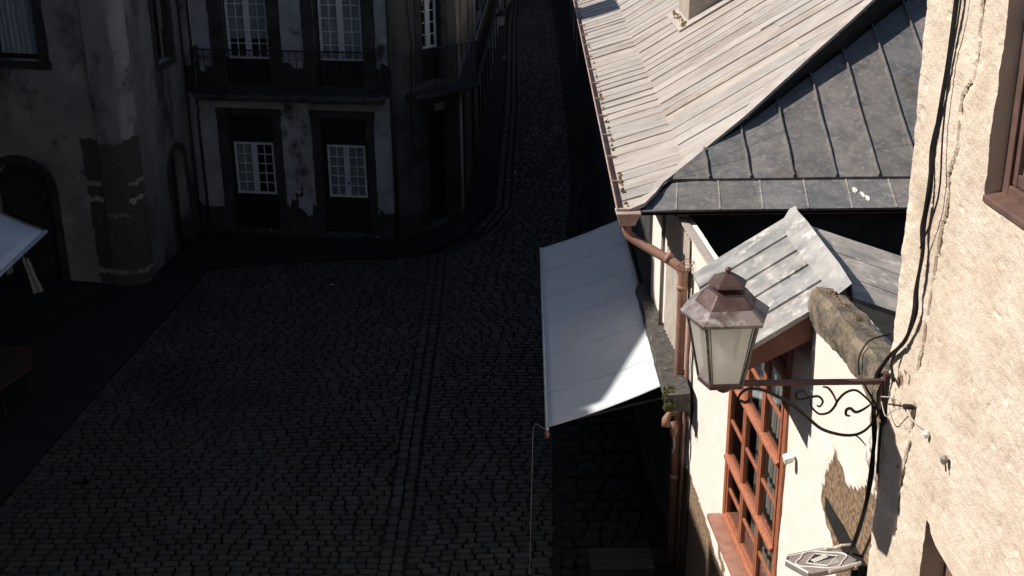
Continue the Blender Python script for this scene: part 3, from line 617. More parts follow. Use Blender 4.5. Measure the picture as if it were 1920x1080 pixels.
# raised verge along the hip: pale capping over a dark upstand
TB = .53
def zB(dy): return ZE + .205 * dy if dy < .8 else ZE + .164 + TB * (dy - .8)
cap = MB(); fas = MB(); cap.tone = []; cap.ct = (1.05, 1.05, 1.05)
for (a, b) in zip(EDGE[:-1], EDGE[1:]):
    n = 4
    for i in range(n):
        q = [tuple(a[j] + (b[j] - a[j]) * (i + t) / n for j in (0, 1)) for t in (0, 1)]
        pa, pb = [PE(dx, dy, .03) for dx, dy in q]
        cap.ct = tone(1.08, .04); off = Vector((-.16, .15, 0))
        oa = (pa[0] - .15, pa[1] + .13, pa[2] - .09 + .012); ob = (pb[0] - .15, pb[1] + .13, pb[2] - .09 + .012)
        cap.quad(oa, ob, pb, pa); cap.quad(pa, pb, (pb[0], pb[1] - .004, pb[2] - .05), (pa[0], pa[1] - .004, pa[2] - .05))
        fa = (pa[0] - .01, pa[1] + .012, pa[2] - .02); fb = (pb[0] - .01, pb[1] + .012, pb[2] - .02)
        fas.quad(fa, fb, (fb[0], fb[1], min(zB(q[1][1]) - .06, fb[2] - .02)), (fa[0], fa[1], min(zB(q[0][1]) - .06, fa[2] - .02)))
cap.build('hip_capping', 'zinc_sun_tone', mh, recalc=False); fas.build('hip_upstand', 'zinc_dim_tone', mh, recalc=False)
# hip slope facing the camera, coloured dark for grazing sun
hb = MB(); hb.tone = []; ribs = MB(); ribs.tone = []
x = XE + .02; k = 0; FX = 13.5
def dyx(x):    # where the hip edge stands at this x
    return interp([(XE + a + .019 * b, b) for a, b in EDGE], x)
while x < FX:
    w = .575 * random.uniform(.95, 1.05); xa, xb = x, min(x + w, FX)
    hb.ct = tone(1, .12)
    la, lb = min(dyx(xa), 5.6), min(dyx(xb), 5.6); wob = random.uniform(-.02, .02)
    bl = .80
    # flare strip
    a1, b1 = min(bl, la), min(bl, lb)
    if b1 > 0.02:
        hb.quad((xa, YE - .03, zB(0)), (xb, YE - .03, zB(0)), (xb + .05, YE + b1, zB(b1)), (xa + .05, YE + a1, zB(a1)))
        hb.quad((xa, YE - .03, zB(0) - .03), (xb, YE - .03, zB(0) - .03), (xb, YE - .03, zB(0)), (xa, YE - .03, zB(0)))
    # main panels, lapping over the flare strip
    if lb > bl:
        nsub = 5; hb.ct = tone(1, .13); y0 = bl - .05
        brk = random.choice([9, 9, 9, 3.1, 2.4]) if k > 3 else 9
        for i in range(nsub):
            def q(t, x_, l): l = max(l, y0); return y0 + (l - y0) * t
            t0, t1 = i / nsub, (i + 1) / nsub; pts = []
            A = [(xa, q(t0, xa, la)), (xb, q(t0, xb, lb)), (xb, q(t1, xb, lb)), (xa, q(t1, xa, la))]
            hb.poly([(px, YE + py, zB(py) + .035 - .02 * (py - y0) / 5 + .004 * math.sin(px * 9 + i)) for px, py in A])
        hb.quad((xa, YE + y0, zB(y0) + .035), (xb, YE + y0, zB(y0) + .035), (xb, YE + y0 + .005, zB(y0) - .01), (xa, YE + y0 + .005, zB(y0) - .01))
        # standing seam on the left of each panel
        l_ = max(la, y0); n = 8; pr = None
        ribs = MB(); ribs.tone = []
        if l_ > y0 + .15:
            path = [(xa + .006 * math.sin(i * 1.3 + k) , YE + y0 + (l_ - y0) * i / n, zB(y0 + (l_ - y0) * i / n) + .03) for i in range(n + 1)]
            ribs.ct = (1.0, .98, .96)
            for p, q_ in zip(path[:-1], path[1:]):
                ribs.hexa([(p[0] - .014, p[1], p[2] - .03), (p[0] + .014, p[1], p[2] - .03), (q_[0] + .014, q_[1], q_[2] - .03), (q_[0] - .014, q_[1], q_[2] - .03)], [(p[0] - .01, p[1], p[2] + .045), (p[0] + .01, p[1], p[2] + .045), (q_[0] + .01, q_[1], q_[2] + .045), (q_[0] - .01, q_[1], q_[2] + .045)])
            ribs.build('standing_seam', 'zinc_dim_tone', mh)
    ribs = MB(); ribs.tone = []
    if b1 > .3:
        ribs.ct = (1.9, 1.8, 1.7); ribs.hexa([(xa + .02, YE - .035, zB(0)), (xa + .05, YE - .035, zB(0)), (xa + .15, YE + a1, zB(a1)), (xa + .12, YE + a1, zB(a1))], [(xa + .02, YE - .035, zB(0) + .009), (xa + .04, YE - .035, zB(0) + .009), (xa + .14, YE + a1, zB(a1) + .009), (xa + .12, YE + a1, zB(a1) + .009)])
        ribs.build('standing_seam', 'zinc_dim_tone', mh)
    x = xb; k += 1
hb.build('hip_slope', 'zinc_dim_tone', mh, label='zinc hip slope facing the camera, coloured dark for grazing sun', recalc=False)
# bird droppings / torn patch
dp = MB()
for (px, py) in ((4.55, .42), (4.66, .2), (4.62, .3)):
    dp.poly([(px + .035 * math.cos(a) * random.uniform(.5, 1.2), YE + py + .07 * math.sin(a) * random.uniform(.5, 1.2), zB(py) + .02 + T18 * .07 * math.sin(a)) for a in [k * .9 for k in range(7)]])
dp.build('paint_splash', 'plastic_white', mh, recalc=False)
# eave soffits
sf = MB(); sf.quad((xe(15.4), 15.46, ZE - .06), (2.1, 16.1, ZE - .06), (Xw(50), 50, ZE - .06), (xe(50), 50, ZE - .06)); sf.quad((xe(15.4), 15.46, ZE - .065), (13.5, 15.46, ZE - .065), (13.5, 16, ZE - .065), (2.1, 16, ZE - .065)); sf.build('soffit', 'brown_board', mh)
# gutter
gt = MB(); gt.tone = None
y = YE - .05; seg = 1.3
while y < 50:
    y2 = min(y + seg, 50); prof = [(.0, .0), (-.03, -.10), (-.13, -.10), (-.17, .02)]
    for (a, b) in zip(prof[:-1], prof[1:]):
        gt.quad((xe(y) + a[0] + .01, y, ZE + .0 + a[1]), (xe(y) + b[0] + .01, y, ZE + b[1]), (xe(y2) + b[0] + .01, y2, ZE + b[1]), (xe(y2) + a[0] + .01, y2, ZE + a[1]))
    gt.tube([(xe(y) - .16, y, ZE + .022), (xe(y2) - .16, y2, ZE + .022)], .012, 6); gt.box((xe(y) - .17, y - .015, ZE + .0), (xe(y) + .0, y + .015, ZE + .03)); y = y2
gt.quad((xe(15.4) - .16, YE - .05, ZE + .02), (xe(15.4) + .01, YE - .05, ZE), (xe(15.4) - .02, YE - .05, ZE - .1), (xe(15.4) - .12, YE - .05, ZE - .1)); gt.build('gutter', 'gutter', mh, recalc=False)
gl = MB()
for k in range(90):
    y = random.choice([random.uniform(15.6, 17.2), random.uniform(18, 30), random.uniform(15.6, 23)]); s_ = random.uniform(.008, .03); gl.lathe((xe(y) - random.uniform(.0, .04), y, ZE + random.uniform(-.02, .012)), [(s_, -.02), (s_ * .8, .02), (.004, .035)], 6)
gl.build('gutter_moss', 'moss_dry', mh, kind='stuff')
# rainwater head and downpipe
rh = MB(); rh.hexa([(1.40, 15.40, 4.86), (1.60, 15.40, 4.86), (1.60, 15.58, 4.86), (1.40, 15.58, 4.86)], [(1.36, 15.34, 5.03), (1.66, 15.34, 5.03), (1.66, 15.6, 5.03), (1.36, 15.6, 5.03)]); rh.box((1.35, 15.32, 5.03), (1.67, 15.6, 5.05)); rh.build('rainwater_head', 'gutter', mh, bevel=.008)
dpz = MB(); dpz.tube([(1.5, 15.49, 4.87), (1.5, 15.48, 4.78), (1.53, 15.46, 4.72), (1.60, 15.41, 4.67), (2.06, 15.04, 4.49), (2.14, 14.97, 4.44), (2.18, 14.95, 4.35), (2.18, 14.95, 4.2), (2.18, 14.95, .05)], .063, 14)
for z in (4.15, 2.72, 1.4): dpz.tube([(2.18, 14.95, z), (2.18, 14.95, z + .06)], .071, 14)
dpz.tube([(1.99, 15.1, 4.535), (2.03, 15.065, 4.52)], .073, 14)
dpo = dpz.build('downpipe', 'copper', mh, smooth=True, label='brown downpipe with a diagonal elbow from the gutter')
tie = MB()
for z in (4.48, 4.44, 2.78): tie.tube([(2.18 + .09 * math.cos(a), 14.95 + .09 * math.sin(a), z + .02 * math.sin(a * 2)) for a in [k * math.pi / 6 for k in range(13)]], .006, 5)
tie.tube([(2.1, 14.9, 4.5), (2.2, 14.8, 4.62), (2.3, 14.85, 4.56), (2.26, 14.95, 4.42)], .007, 5).tube([(2.2, 14.86, 2.75), (2.28, 14.8, 2.55), (2.3, 14.78, 2.35)], .005, 5); tie.build('pipe_tie', 'copper', mh)
p2 = MB(); p2.tube([(2.255, 14.82, 4.0), (2.255, 14.82, .05)], .022, 8); p2.build('downpipe', 'copper', mh, smooth=True, label='thin pipe running beside the brown downpipe')
p3 = MB(); p3.tube([(2.31, 14.66, 3.9), (2.30, 14.65, 3.2), (2.32, 14.64, 2.6), (2.30, 14.66, 2.0), (2.33, 14.62, 1.5), (2.31, 14.62, .1)], .012, 5).tube([(2.33, 14.6, 3.4), (2.34, 14.56, 2.9), (2.31, 14.6, 2.3), (2.34, 14.6, 1.75), (2.3, 14.68, 1.66)], .008, 5); p3.build('cable', 'cable', mh)
# chimney on the pale slope
def PA(x, y, dz=0): return Vector((x, y, zA(x - xe(y)) + dz))
cm = MB(); q = [(3.52, 24.85), (4.3, 24.85), (4.3, 26.3), (3.52, 26.3)]; cm.hexa([(a, b, 5.7) for a, b in q], [(a, b, 8.2) for a, b in q]); chm = cm.build('chimney', 'zinc_flue', mh, bevel=.02)
cp = MB(); cp.box((3.44, 24.77, 8.2), (4.38, 26.38, 8.3)); cp.build('chimney_cap', 'stone_dark', chm)
fl = MB(); fl.tone = []; fl.ct = (1.1, 1.1, 1.1); fl.hexa([PA(3.3, 24.45, .02), PA(4.5, 24.45, .02), PA(4.5, 26.5, .02), PA(3.3, 26.5, .02)], [PA(3.3, 24.45, .05), PA(4.5, 24.45, .05), PA(4.5, 26.5, .05), PA(3.3, 26.5, .05)]); fl.build('chimney_flashing', 'zinc_sun_tone', chm)
ms = MB()
for k in range(40): yy = random.uniform(24.5, 26.4); s_ = random.uniform(.01, .035); c = PA(3.42 + random.uniform(-.05, .05), yy, .05); ms.lathe(c, [(s_, -.02), (s_ * .7, .02), (.004, .04)], 6)
ms.build('moss', 'moss_dry', chm, kind='stuff')
pp = MB(); c = PA(4.62, 24.7); pp.tube([c, c + Vector((0, 0, 1.1))], .11, 12); pp.build('vent_pipe', 'iron', mh, smooth=True)
# thin slates fixed on the pale slope (stray cable)

# ================================================================ annex with red window
AF = frame((2.3, 15.0), (-.07, 1), -1); AF = AF if AF.n.x < 0 else frame((2.3, 15.0), (-.07, 1), 1)
# u = along +y from y=15
def au(y): return (y - 15.0) / math.cos(math.atan(.07))
an = thing('annex_house', 'low white limewashed house with the orange-brown window', 'house', (4, 12, 0))
def inpoly(pts, a, b):
    r_ = False; j = len(pts) - 1
    for i in range(len(pts)):
        if (pts[i][1] > b) != (pts[j][1] > b) and a < (pts[j][0] - pts[i][0]) * (b - pts[i][1]) / (pts[j][1] - pts[i][1]) + pts[i][0]: r_ = not r_
        j = i
    return r_
patch = [(9.35, 4.92), (9.47, 4.63), (9.56, 4.42), (9.57, 4.24), (9.41, 4.18), (9.17, 4.0), (8.95, 3.6), (8.35, 3.6), (8.35, 4.95), (8.62, 4.95), (8.98, 4.72)]
low = [(14.75, 1.66), (14.3, 1.6), (13.64, 1.55), (13.21, 1.42), (12.85, 1.36), (12.0, 1.3), (11.2, 1.5), (10.4, 1.35), (8.4, 1.6), (8.4, -1), (15.4, -1), (15.4, 1.4)]
def awear(u, z):
    y = 15 + u * .9976; yy = y + .05 * fbm(y * 3, z * 3, 2); zz = z + .05 * fbm(y * 3, z * 3, 9)
    if inpoly(patch, yy, zz): return 1
    if inpoly(low, yy, zz): return 1
    if yy < 8.8 and 4.9 < zz < 5.95 + .1 * fbm(z, 0, 0) and yy < 8.62 + .12 * fbm(z * 2, 1, 3): return .5
    if 10.55 < y < 13.1 and 1.35 < zz < 1.98 and fbm(y * 2, z * 2, 5) > .05: return .55
    return 0
def adisp(u, z): return .012 * fbm(u * 1.1, z * 1.1, 50) + .0035 * fbm(u * 9, z * 9, 51) - .015 * (awear(u, z) > .9)
hole = (au(10.62), au(12.78), 2.12, 5.25)
wall(AF, au(8.32), au(15.78), 0, 4.85, [(hole[0], hole[1], 2.12, 4.85)], .22, .14, .045, adisp, awear).build('wall', 'limewash', an, smooth=True)
wall(AF, au(10.122), au(12.84), 4.851, 5.29, [(hole[0], hole[1], 4.851, 5.25)], .22, .3, .045, adisp, awear).build('wall', 'limewash', an, smooth=True, label='white wall in shade under the hood')
up = wall(AF, au(8.32), au(10.12), 4.851, 5.84, [], .22, .4, .045, adisp, awear); up.build('wall', 'limewash', an, smooth=True, label='raised white parapet wall beside the little hood roof')
core(an, [(3.7, 8.4), (9, 8.4), (9, 15.6), (3.4, 15.6)][::1], 4.2)
fr_ = MB(); fr_.box((2.7, 8.4, 4.2), (9, 15.7, 4.35)); fr_.build('flat_roof', 'dirt_and_shade', an)  # near-black material so the roof reads as a shaded pit
for k in range(7): s_ = random.uniform(.07, .16); rbl = MB(); rbl.lathe((random.uniform(2.5, 2.8), 12.9 + k * .14, 4.74), [(s_, -.1), (s_ * .9, .0), (s_ * .4, .05)], 7); rbl.build('stone', 'coping', an, bevel=.01)
cap2 = MB(); cap2.hexa([AF(au(13.1), -.05, 4.84), AF(au(15.72), -.05, 4.84), AF(au(15.72), .06, 4.86), AF(au(13.1), .06, 4.86)], [AF(au(13.1), -.05, 4.87), AF(au(15.72), -.05, 4.87), AF(au(15.72), .06, 4.89), AF(au(13.1), .06, 4.89)]); cap2.build('wall_capping', 'corrugated', an)
# stone coping on the parapet, irregular
cpm = MB(); us = lines(au(8.33), au(10.1), .06); prof = [(-.20, 5.80), (.07, 5.80), (.085, 5.90), (.065, 6.03), (.02, 6.07), (-.20, 6.03)]
rows = []
for u in us:
    rows.append([tuple(AF(u, nn + .03 * fbm(u * 3, nn * 3, zz * 3) + (.01 * fbm(u * 14, zz * 14, 2)), zz + .03 * fbm(u * 3, zz * 5, 8) + (.05 * fbm(u * 2.2, 4, 4) - .02 if zz < 5.9 and nn > 0 else 0))) for nn, zz in prof])
for r_ in rows: cpm.v += r_
K = len(prof)
for i in range(len(rows) - 1):
    for j in range(K): a = i * K + j; b = i * K + (j + 1) % K; cpm.f.append([a, b, b + K, a + K])
cpm.f.append(list(range(K))); cpm.f.append([len(cpm.v) - K + j for j in range(K)])
cop = cpm.build('coping', 'coping', an, smooth=False)
mz = MB()
for k in range(70):
    u = random.uniform(au(9.2), au(10.05)); s_ = random.uniform(.006, .018); p = AF(u, random.uniform(-.12, .03), 6.045); mz.lathe(p, [(s_, -.01), (s_ * .8, .012), (.003, .02)], 6)
mz.build('moss', 'moss_dry', cop, kind='stuff')
# hooded dormer roof
RX, RZ, EXn, EZ = 2.878, 6.046, 1.908, 5.40
hp = MB(); prof = [(RX, RZ - .04), (EXn + .05, EZ - .03), (EXn + .10, EZ - .20), (2.42, 5.845), (2.60, 5.84), (2.60, 5.86)]
prof = [(RX, RZ - .045), (EXn + .04, EZ - .02), (EXn + .04, EZ - .20), (2.80, 5.654)]
hp.hexa([(a, 10.09, b) for a, b in prof], [(a, 12.14, b) for a, b in prof]); hp.build('hood', 'brown_board', an, bevel=.004)
hs = MB(); hs.tone = []
ys = [10.03, 10.45, 10.89, 11.31, 11.75, 12.21]
for i in range(5):
    hs.ct = tone(1, .08); ya, yb = ys[i], ys[i + 1]; lf = .026 if i else .02
    def Q(t, y, l): return (RX + (EXn - RX) * t - (0.02 if y > 11.1 else 0) * t, y, RZ + (EZ - RZ) * t + l)
    for j in range(4):
        t0, t1 = j / 4, (j + 1) / 4; hs.quad(Q(t0, ya, lf), Q(t1, ya, lf + .003 * math.sin(j + i)), Q(t1, yb + .012, .0), Q(t0, yb + .012, .0)); hs.quad(Q(t0, ya, lf), Q(t1, ya, lf + .003 * math.sin(j + i)), Q(t1, ya, lf - .05), Q(t0, ya, lf - .05))
    hs.quad(Q(1, ya, lf), Q(1, yb, 0), Q(1, yb, -.03), Q(1, ya, lf - .03))
hs.build('hood_roof', 'zinc_mid', an, recalc=False, label='grey zinc sheet slope of the little hood roof')
rs_ = MB(); rs_.tone = []; rs_.ct = (1.55, 1.45, 1.36)
def QR(t, y, l=0): return (RX + (4.56 - RX) * t, y, RZ - .055 + (5.42 - RZ) * t + l + .01 * math.sin(y * 5 + t * 4))
for i in range(8):
    for j in range(6):
        ya, yb = 10.07 + 2.12 * i / 8, 10.07 + 2.12 * (i + 1) / 8
        if i == 0 and j > 3: pass
        rs_.quad(QR(j / 6, ya), QR((j + 1) / 6, ya), QR((j + 1) / 6, yb), QR(j / 6, yb))
rs_.quad(QR(0, 10.07), QR(1, 10.07), QR(1, 10.07, -.04), QR(0, 10.07, -.04)); rs_.quad(QR(0, 12.19), QR(1, 12.19), QR(1, 12.19, -.04), QR(0, 12.19, -.04))
for y in (10.7, 11.4): rs_.quad(QR(.05, y, .012), QR(.9, y - .05, .012), QR(.9, y - .02, .022), QR(.05, y + .03, .022))
rs_.build('back_roof', 'zinc_mid', an, recalc=False, label='right-hand slope of the little hood roof')
rg = MB(); rg.tone = []; rg.ct = (1.15, 1.15, 1.15)   # ridge flashing sheet, standing up slightly
rp = [(9.97, -.01), (10.4, .01), (11.0, -.005), (11.66, -.01), (12.1, -.04), (12.21, -.02)]
for (ya, la), (yb, lb) in zip(rp[:-1], rp[1:]):
    wl_a, wl_b = .17 + .03 * math.sin(ya * 4), .17 + .03 * math.sin(yb * 4)
    if yb > 12.2: wl_b = .06
    top = lambda y, l: (RX + .02, y, RZ + .10 + l)
    le = lambda y, w: (RX + .02 - w, y, RZ + .10 - w * .95)
    rg.quad(le(ya, wl_a), le(yb, wl_b), top(yb, lb), top(ya, la))
    rg.quad(top(ya, la), top(yb, lb), (RX + .05, yb, RZ - .09), (RX + .05, ya, RZ - .09))
rg.build('ridge_flashing', 'zinc_mid', an, recalc=False)

# the orange-brown window
wn = MB(); n0, n1 = -.14, .02
a, b = hole[0], hole[1]; ZB, ZT = 2.12, 5.25
wn.box((a + .002, n0, ZB), (a + .10, n1, ZT), AF).box((b - .10, n0, ZB), (b - .002, n1, ZT), AF).box((a + .10, n0, ZB), (b - .10, n1, ZB + .07), AF).box((a + .10, n0, ZT - .07), (b - .10, n1, ZT), AF)
win = wn.build('window', 'red_wood', an, bevel=.004, label='tall orange-brown casement window')
sl_ = MB(); sl_.box((a - .06, -.1, ZB - .07), (b + .1, .17, ZB - .003), AF).box((a + .0, -.1, ZB - .15), (b + .0, .09, ZB - .074), AF); sl_.build('sill', mat('dusty_brown_sill', (.36, .19, .135), .6, (.26, .13, .09), 7), win, bevel=.006)
zr_ = [ZB + .07, 2.98, 3.95, 4.9, ZT - .07]
cw = (b - a - .20) / 3
for c in range(3):
    ua = a + .10 + cw * c + .006; ub = ua + cw - .012
    ang = [0, 0, 0][c]
    for r_ in range(4):
        za, zb = zr_[r_] + .006, zr_[r_ + 1] - .006
        if zb - za < .2: continue
        s_ = MB(); n_b = -.05 + (.03 if r_ in (1, 2) else .01); fw = .052
        s_.box((ua, n_b, za), (ua + fw, n_b + .05, zb), AF).box((ub - fw, n_b, za), (ub, n_b + .05, zb), AF).box((ua + fw, n_b, za), (ub - fw, n_b + .05, za + fw + (.03 if r_ == 0 else 0)), AF).box((ua + fw, n_b, zb - fw), (ub - fw, n_b + .05, zb), AF)
        zm = (za + zb) / 2; s_.box((ua + fw, n_b + .012, zm - .018), (ub - fw, n_b + .04, zm + .018), AF)
        um = (ua + ub) / 2
        so_ = s_.build('sash', 'red_wood', win, bevel=.003)
        pn = MB(); pn.box((ua + fw * .6, n_b + .02, za + fw * .6), (ub - fw * .6, n_b + .025, zb - fw * .6), AF); pn.build('pane', M['clear'], so_)
        # projecting weather bar under each sash
        wb = MB(); wb.hexa([AF(ua - .004, n_b + .05, za + .0), AF(ub + .004, n_b + .05, za), AF(ub + .004, n_b + .085, za - .004), AF(ua - .004, n_b + .085, za - .004)], [AF(ua - .004, n_b + .05, za + .04), AF(ub + .004, n_b + .05, za + .04), AF(ub + .004, n_b + .083, za + .018), AF(ua - .004, n_b + .083, za + .018)]); wb.build('weather_bar', 'red_wood', so_)
cu = MB(); nq = 96
for i in range(nq):
    ua = a + .1 + (b - a - .2) * i / nq; ub = a + .1 + (b - a - .2) * (i + 1) / nq; f_ = lambda t: -.20 + .05 * math.sin(t * .95) + .02 * math.sin(t * .37)
    if i % 15 in (5, 6, 7, 8, 9, 13) or i > 72: continue
    cu.quad(AF(ua, f_(i), 2.15), AF(ub, f_(i + 1), 2.15), AF(ub, f_(i + 1), 5.2), AF(ua, f_(i), 5.2))
cu.build('curtain', mat('pale_curtain', (.78, .72, .64), .95), win, smooth=True)
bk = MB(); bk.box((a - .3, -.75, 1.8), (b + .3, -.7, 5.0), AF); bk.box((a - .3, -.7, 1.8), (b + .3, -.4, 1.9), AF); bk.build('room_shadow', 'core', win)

# things fixed on the annex wall
sp = MB(); sp.hexa([AF(au(10.34), .03, 4.24), AF(au(10.27), .03, 4.24), AF(au(10.27), .11, 4.21), AF(au(10.34), .11, 4.21)], [AF(au(10.36), .03, 4.31), AF(au(10.25), .03, 4.31), AF(au(10.25), .125, 4.29), AF(au(10.36), .125, 4.29)]); 
ss = thing('sensor_lamp', 'small white sensor lamp on the white wall right of the orange-brown window', 'lamp', tuple(AF(au(10.36), 0, 4.2)))
sp.build('housing', 'plastic_white', ss, bevel=.015); s3 = MB(); s3.tube([AF(au(10.31), -.02, 4.27), AF(au(10.31), .06, 4.26)], .015, 8); s3.build('bracket', 'grey_metal', ss)
# floodlight on two arms
fl_ = thing('floodlight', 'flat grey floodlight with white outlines on two arms by the cable bundle', 'floodlight', (2.7, 8.6, 4.3))
cpt = Vector((2.44, 8.53, 4.33)); e1 = Vector((.235, .08, .0)); e2 = Vector((-.07, .20, -.05)); e2b = e2
def FP(s, t, h=0): return cpt + e1 * s + e2 * t + Vector((0, 0, h))
b_ = MB(); outl = [(-.95, -.9), (.5, -1.0), (1, -.6), (1, .5), (.6, .95), (-.7, 1), (-1, .6)]
b_.hexa([FP(s, t, -.05) for s, t in outl], [FP(s, t, 0) for s, t in outl]); b_.build('housing', 'grey_metal', fl_, bevel=.01)
rim = MB(); ring = [(.80 * math.cos(t) * (1 + .12 * math.cos(4 * t)), .80 * math.sin(t) * (1 + .12 * math.cos(4 * t))) for t in [2 * math.pi * k / 32 for k in range(33)]]
rim.tube([FP(s, t, .006) for s, t in ring], .006, 5, False); dm = [(-.55, 0), (.1, .62), (.6, 0), (-.1, -.62), (-.55, 0)]; rim.tube([FP(s, t, .006) for s, t in dm], .005, 5, False)
rim.tube([FP(-.95, -.9, .01), FP(-1, .6, .01), FP(-.7, 1, .01), FP(.6, .95, .01)], .007, 5, False); rim.build('white_rim', 'plastic_white', fl_)
lens = MB(); lens.poly([FP(s, t, .003) for s, t in dm[:4]]); lens.build('lens', 'iron', fl_)
dots = MB()
for i in range(7):
    for j in range(3):
        s, t = -.30 + i * .09, -.12 + j * .10 + i * .03; dots.hexa([FP(s, t, .004), FP(s + .055, t + .015, .004), FP(s + .055, t + .08, .004), FP(s, t + .065, .004)], [FP(s, t, .010), FP(s + .055, t + .015, .010), FP(s + .055, t + .08, .010), FP(s, t + .065, .010)])
for i in range(7): dots.tube([FP(-.5 + i * .03, -.2 - i * .07, .006), FP(.5 - i * .02, -.12 - i * .07, .006)], .0022, 4)
dots.build('reflector_pattern', 'plastic_white', fl_)
ar = MB(); ar.tube([FP(.6, .75, .01), FP(.9, .7, .01), AF(au(8.70), .10, 4.36), AF(au(8.70), -.02, 4.36)], .012, 7); ar.build('arm', 'pale_metal', fl_); ar = MB(); ar.tube([FP(-.3, -1.05, .0), FP(.9, -.95, .0), AF(au(8.42), .10, 4.33), AF(au(8.42), -.02, 4.33)], .016, 7); ar.build('arm', 'pale_metal', fl_)
# corrugated panel
cr = MB(); nq = 44
for i in range(nq):
    ua = au(15.05) + 1.45 * i / nq; ub = au(15.05) + 1.45 * (i + 1) / nq; na = .03 + .018 * math.sin(i * math.pi / 2); nb = .03 + .018 * math.sin((i + 1) * math.pi / 2)
    cr.quad(AF(ua, na, 2.97), AF(ub, nb, 2.97), AF(ub, nb, 4.80), AF(ua, na, 4.80))
cr.build('corrugated_sheet', 'corrugated', None, label='white corrugated sheet behind the bend of the brown downpipe', cat='panel', recalc=False)
po = MB(); po.tube([AF(au(16.62), .06, 4.9), AF(au(16.62), .06, 2.9)], .03, 8); po.build('post', 'grey_metal', None, smooth=True, label='thin grey post left of the corrugated sheet', cat='post')
# mossy ledge below the downpipe
lg = MB(); us = lines(14.35, 18.3, .12); prof = [(2.25, 2.72), (1.97, 2.72), (1.93, 2.83), (1.96, 2.95), (2.25, 2.98)]
for y in us:
    for (px, pz) in prof: lg.v.append((px + .015 * fbm(y * 3, pz * 3, 1) + .01 * fbm(y * 12, pz * 9, 3), y, pz + .03 * fbm(y * 2, px * 3, 5) + .012 * fbm(y * 12, px * 9, 2)))
K = 5
for i in range(len(us) - 1):
    for j in range(K): a = i * K + j; b = i * K + (j + 1) % K; lg.f.append([a, b, b + K, a + K])
lg.f.append(list(range(K))); lg.f.append([len(lg.v) - K + j for j in range(K)])
ledge = lg.build('stone_ledge', 'ledge', None, label='rough stone ledge along the wall above the big white awning', cat='ledge')
mo = MB()
for k in range(90): s_ = random.uniform(.012, .03); mo.lathe((random.uniform(1.925, 2.05), random.uniform(14.32, 14.6), random.uniform(2.72, 2.97)), [(s_, -.02), (s_ * .8, .02), (.004, .03)], 6)
mo.build('moss', 'moss', ledge, kind='stuff')
# horn-shaped wall fitting below the pipe
hn = thing('wall_lamp', 'brown horn-shaped wall lamp with a white cap beside the downpipe', 'lamp', (2.2, 14.85, 2.2))
h_ = MB(); h_.tube([(2.16, 14.9, 2.42), (2.06, 14.85, 2.43), (2.02, 14.82, 2.36), (2.02, 14.8, 2.27)], [.035, .045, .06, .065], 10); h_.tube([(2.1, 14.8, 2.35), (2.12, 14.8, 2.22), (2.12, 14.8, 2.12)], [.05, .06, .04], 10); h_.build('horn', 'copper', hn, smooth=True)
h2 = MB(); h2.tube([(2.18, 14.88, 2.47), (2.08, 14.86, 2.48)], .035, 10); h2.build('cap', 'plastic_white', hn, smooth=True); h3 = MB(); h3.tube([(2.12, 14.8, 2.12), (2.14, 14.82, 1.95), (2.12, 14.85, 1.85)], .01, 5); h3.build('wire', 'wire', hn)

# ================================================================ near house wall on the far right
nh = thing('near_house', 'rough cream stucco house wall filling the right edge', 'house', (6, 4, 0))
NF = AF
OFF = .035
crackline = [(8.87, 7.50), (8.57, 7.47), (8.40, 7.47), (8.28, 7.60), (7.96, 7.56), (7.75, 7.66), (7.51, 7.63), (7.42, 7.69), (7.2, 7.71), (7.0, 7.74), (6.2, 7.80)]
crack2 = [(6.05, 7.76), (5.78, 7.78), (5.55, 7.82), (5.31, 7.85), (4.95, 7.87)]
def cl(tab, z):
    t = sorted(tab); return interp(t, z)
def crack(u, z):
    y = 15 + u * .9976; k = 0
    if z > 6.3: d_ = abs(y - cl(crackline, z) + .012 * fbm(z * 9, 0, 1)); wd = .013 + .014 * fbm(z * 6, 3, 3) + (.003 if z > 7.2 else 0); k = max(0, 1 - d_ / max(.004, wd))
    if 4.95 < z < 6.1: d_ = abs(y - cl(crack2, z) + .015 * fbm(z * 11, 0, 4)); wd = .022 + .014 * fbm(z * 5, 3, 6); k = max(k, max(0, 1 - d_ / max(.004, wd)))
    return k
def ndisp(u, z):
    y = 15 + u * .9976
    r_ = OFF + .02 * fbm(u * .9, z * .9, 60) + .006 * fbm(u * 6, z * 6, 61) + .004 * fbm(u * 22, z * 22, 62) - .03 * min(1, crack(u, z) * 2)
    if noise.noise(Vector((u * 9, z * 9, 5))) > .60: r_ -= .010
    e = max(0, .06 - (8.32 - y)); r_ -= e * e * 6
    e2 = 0.012 * fbm(z * 7, 3, 3) if y > 8.2 else 0
    return r_ + e2
def nwear(u, z):
    c = min(1, crack(u, z) * 1.9); y = 15 + u * .9976
    if 5.5 < z < 6.25 and y > 7.9 and fbm(u * 2.5, z * 2.5, 70) > .05: c = max(c, .48)
    return c
nw_holes = [(au(5.8), au(7.14), 7.79, 9.9), (au(6.35), au(7.36), 3.2, 5.42)]
lu = sorted(lines(au(-6), au(5.6), .6) + lines(au(5.6), au(8.32), .022)[1:] ); lz = sorted(lines(0, 4.5, .4) + lines(4.5, 9.3, .022)[1:] + lines(9.3, 13.5, .5)[1:])
nwm = wall(NF, au(-6), au(8.32), 0, 13.5, nw_holes[:1] + [nw_holes[1]], .17, .5, 1, ndisp, nwear, lu, lz)
nwm.build('wall', 'stucco', nh, smooth=False)
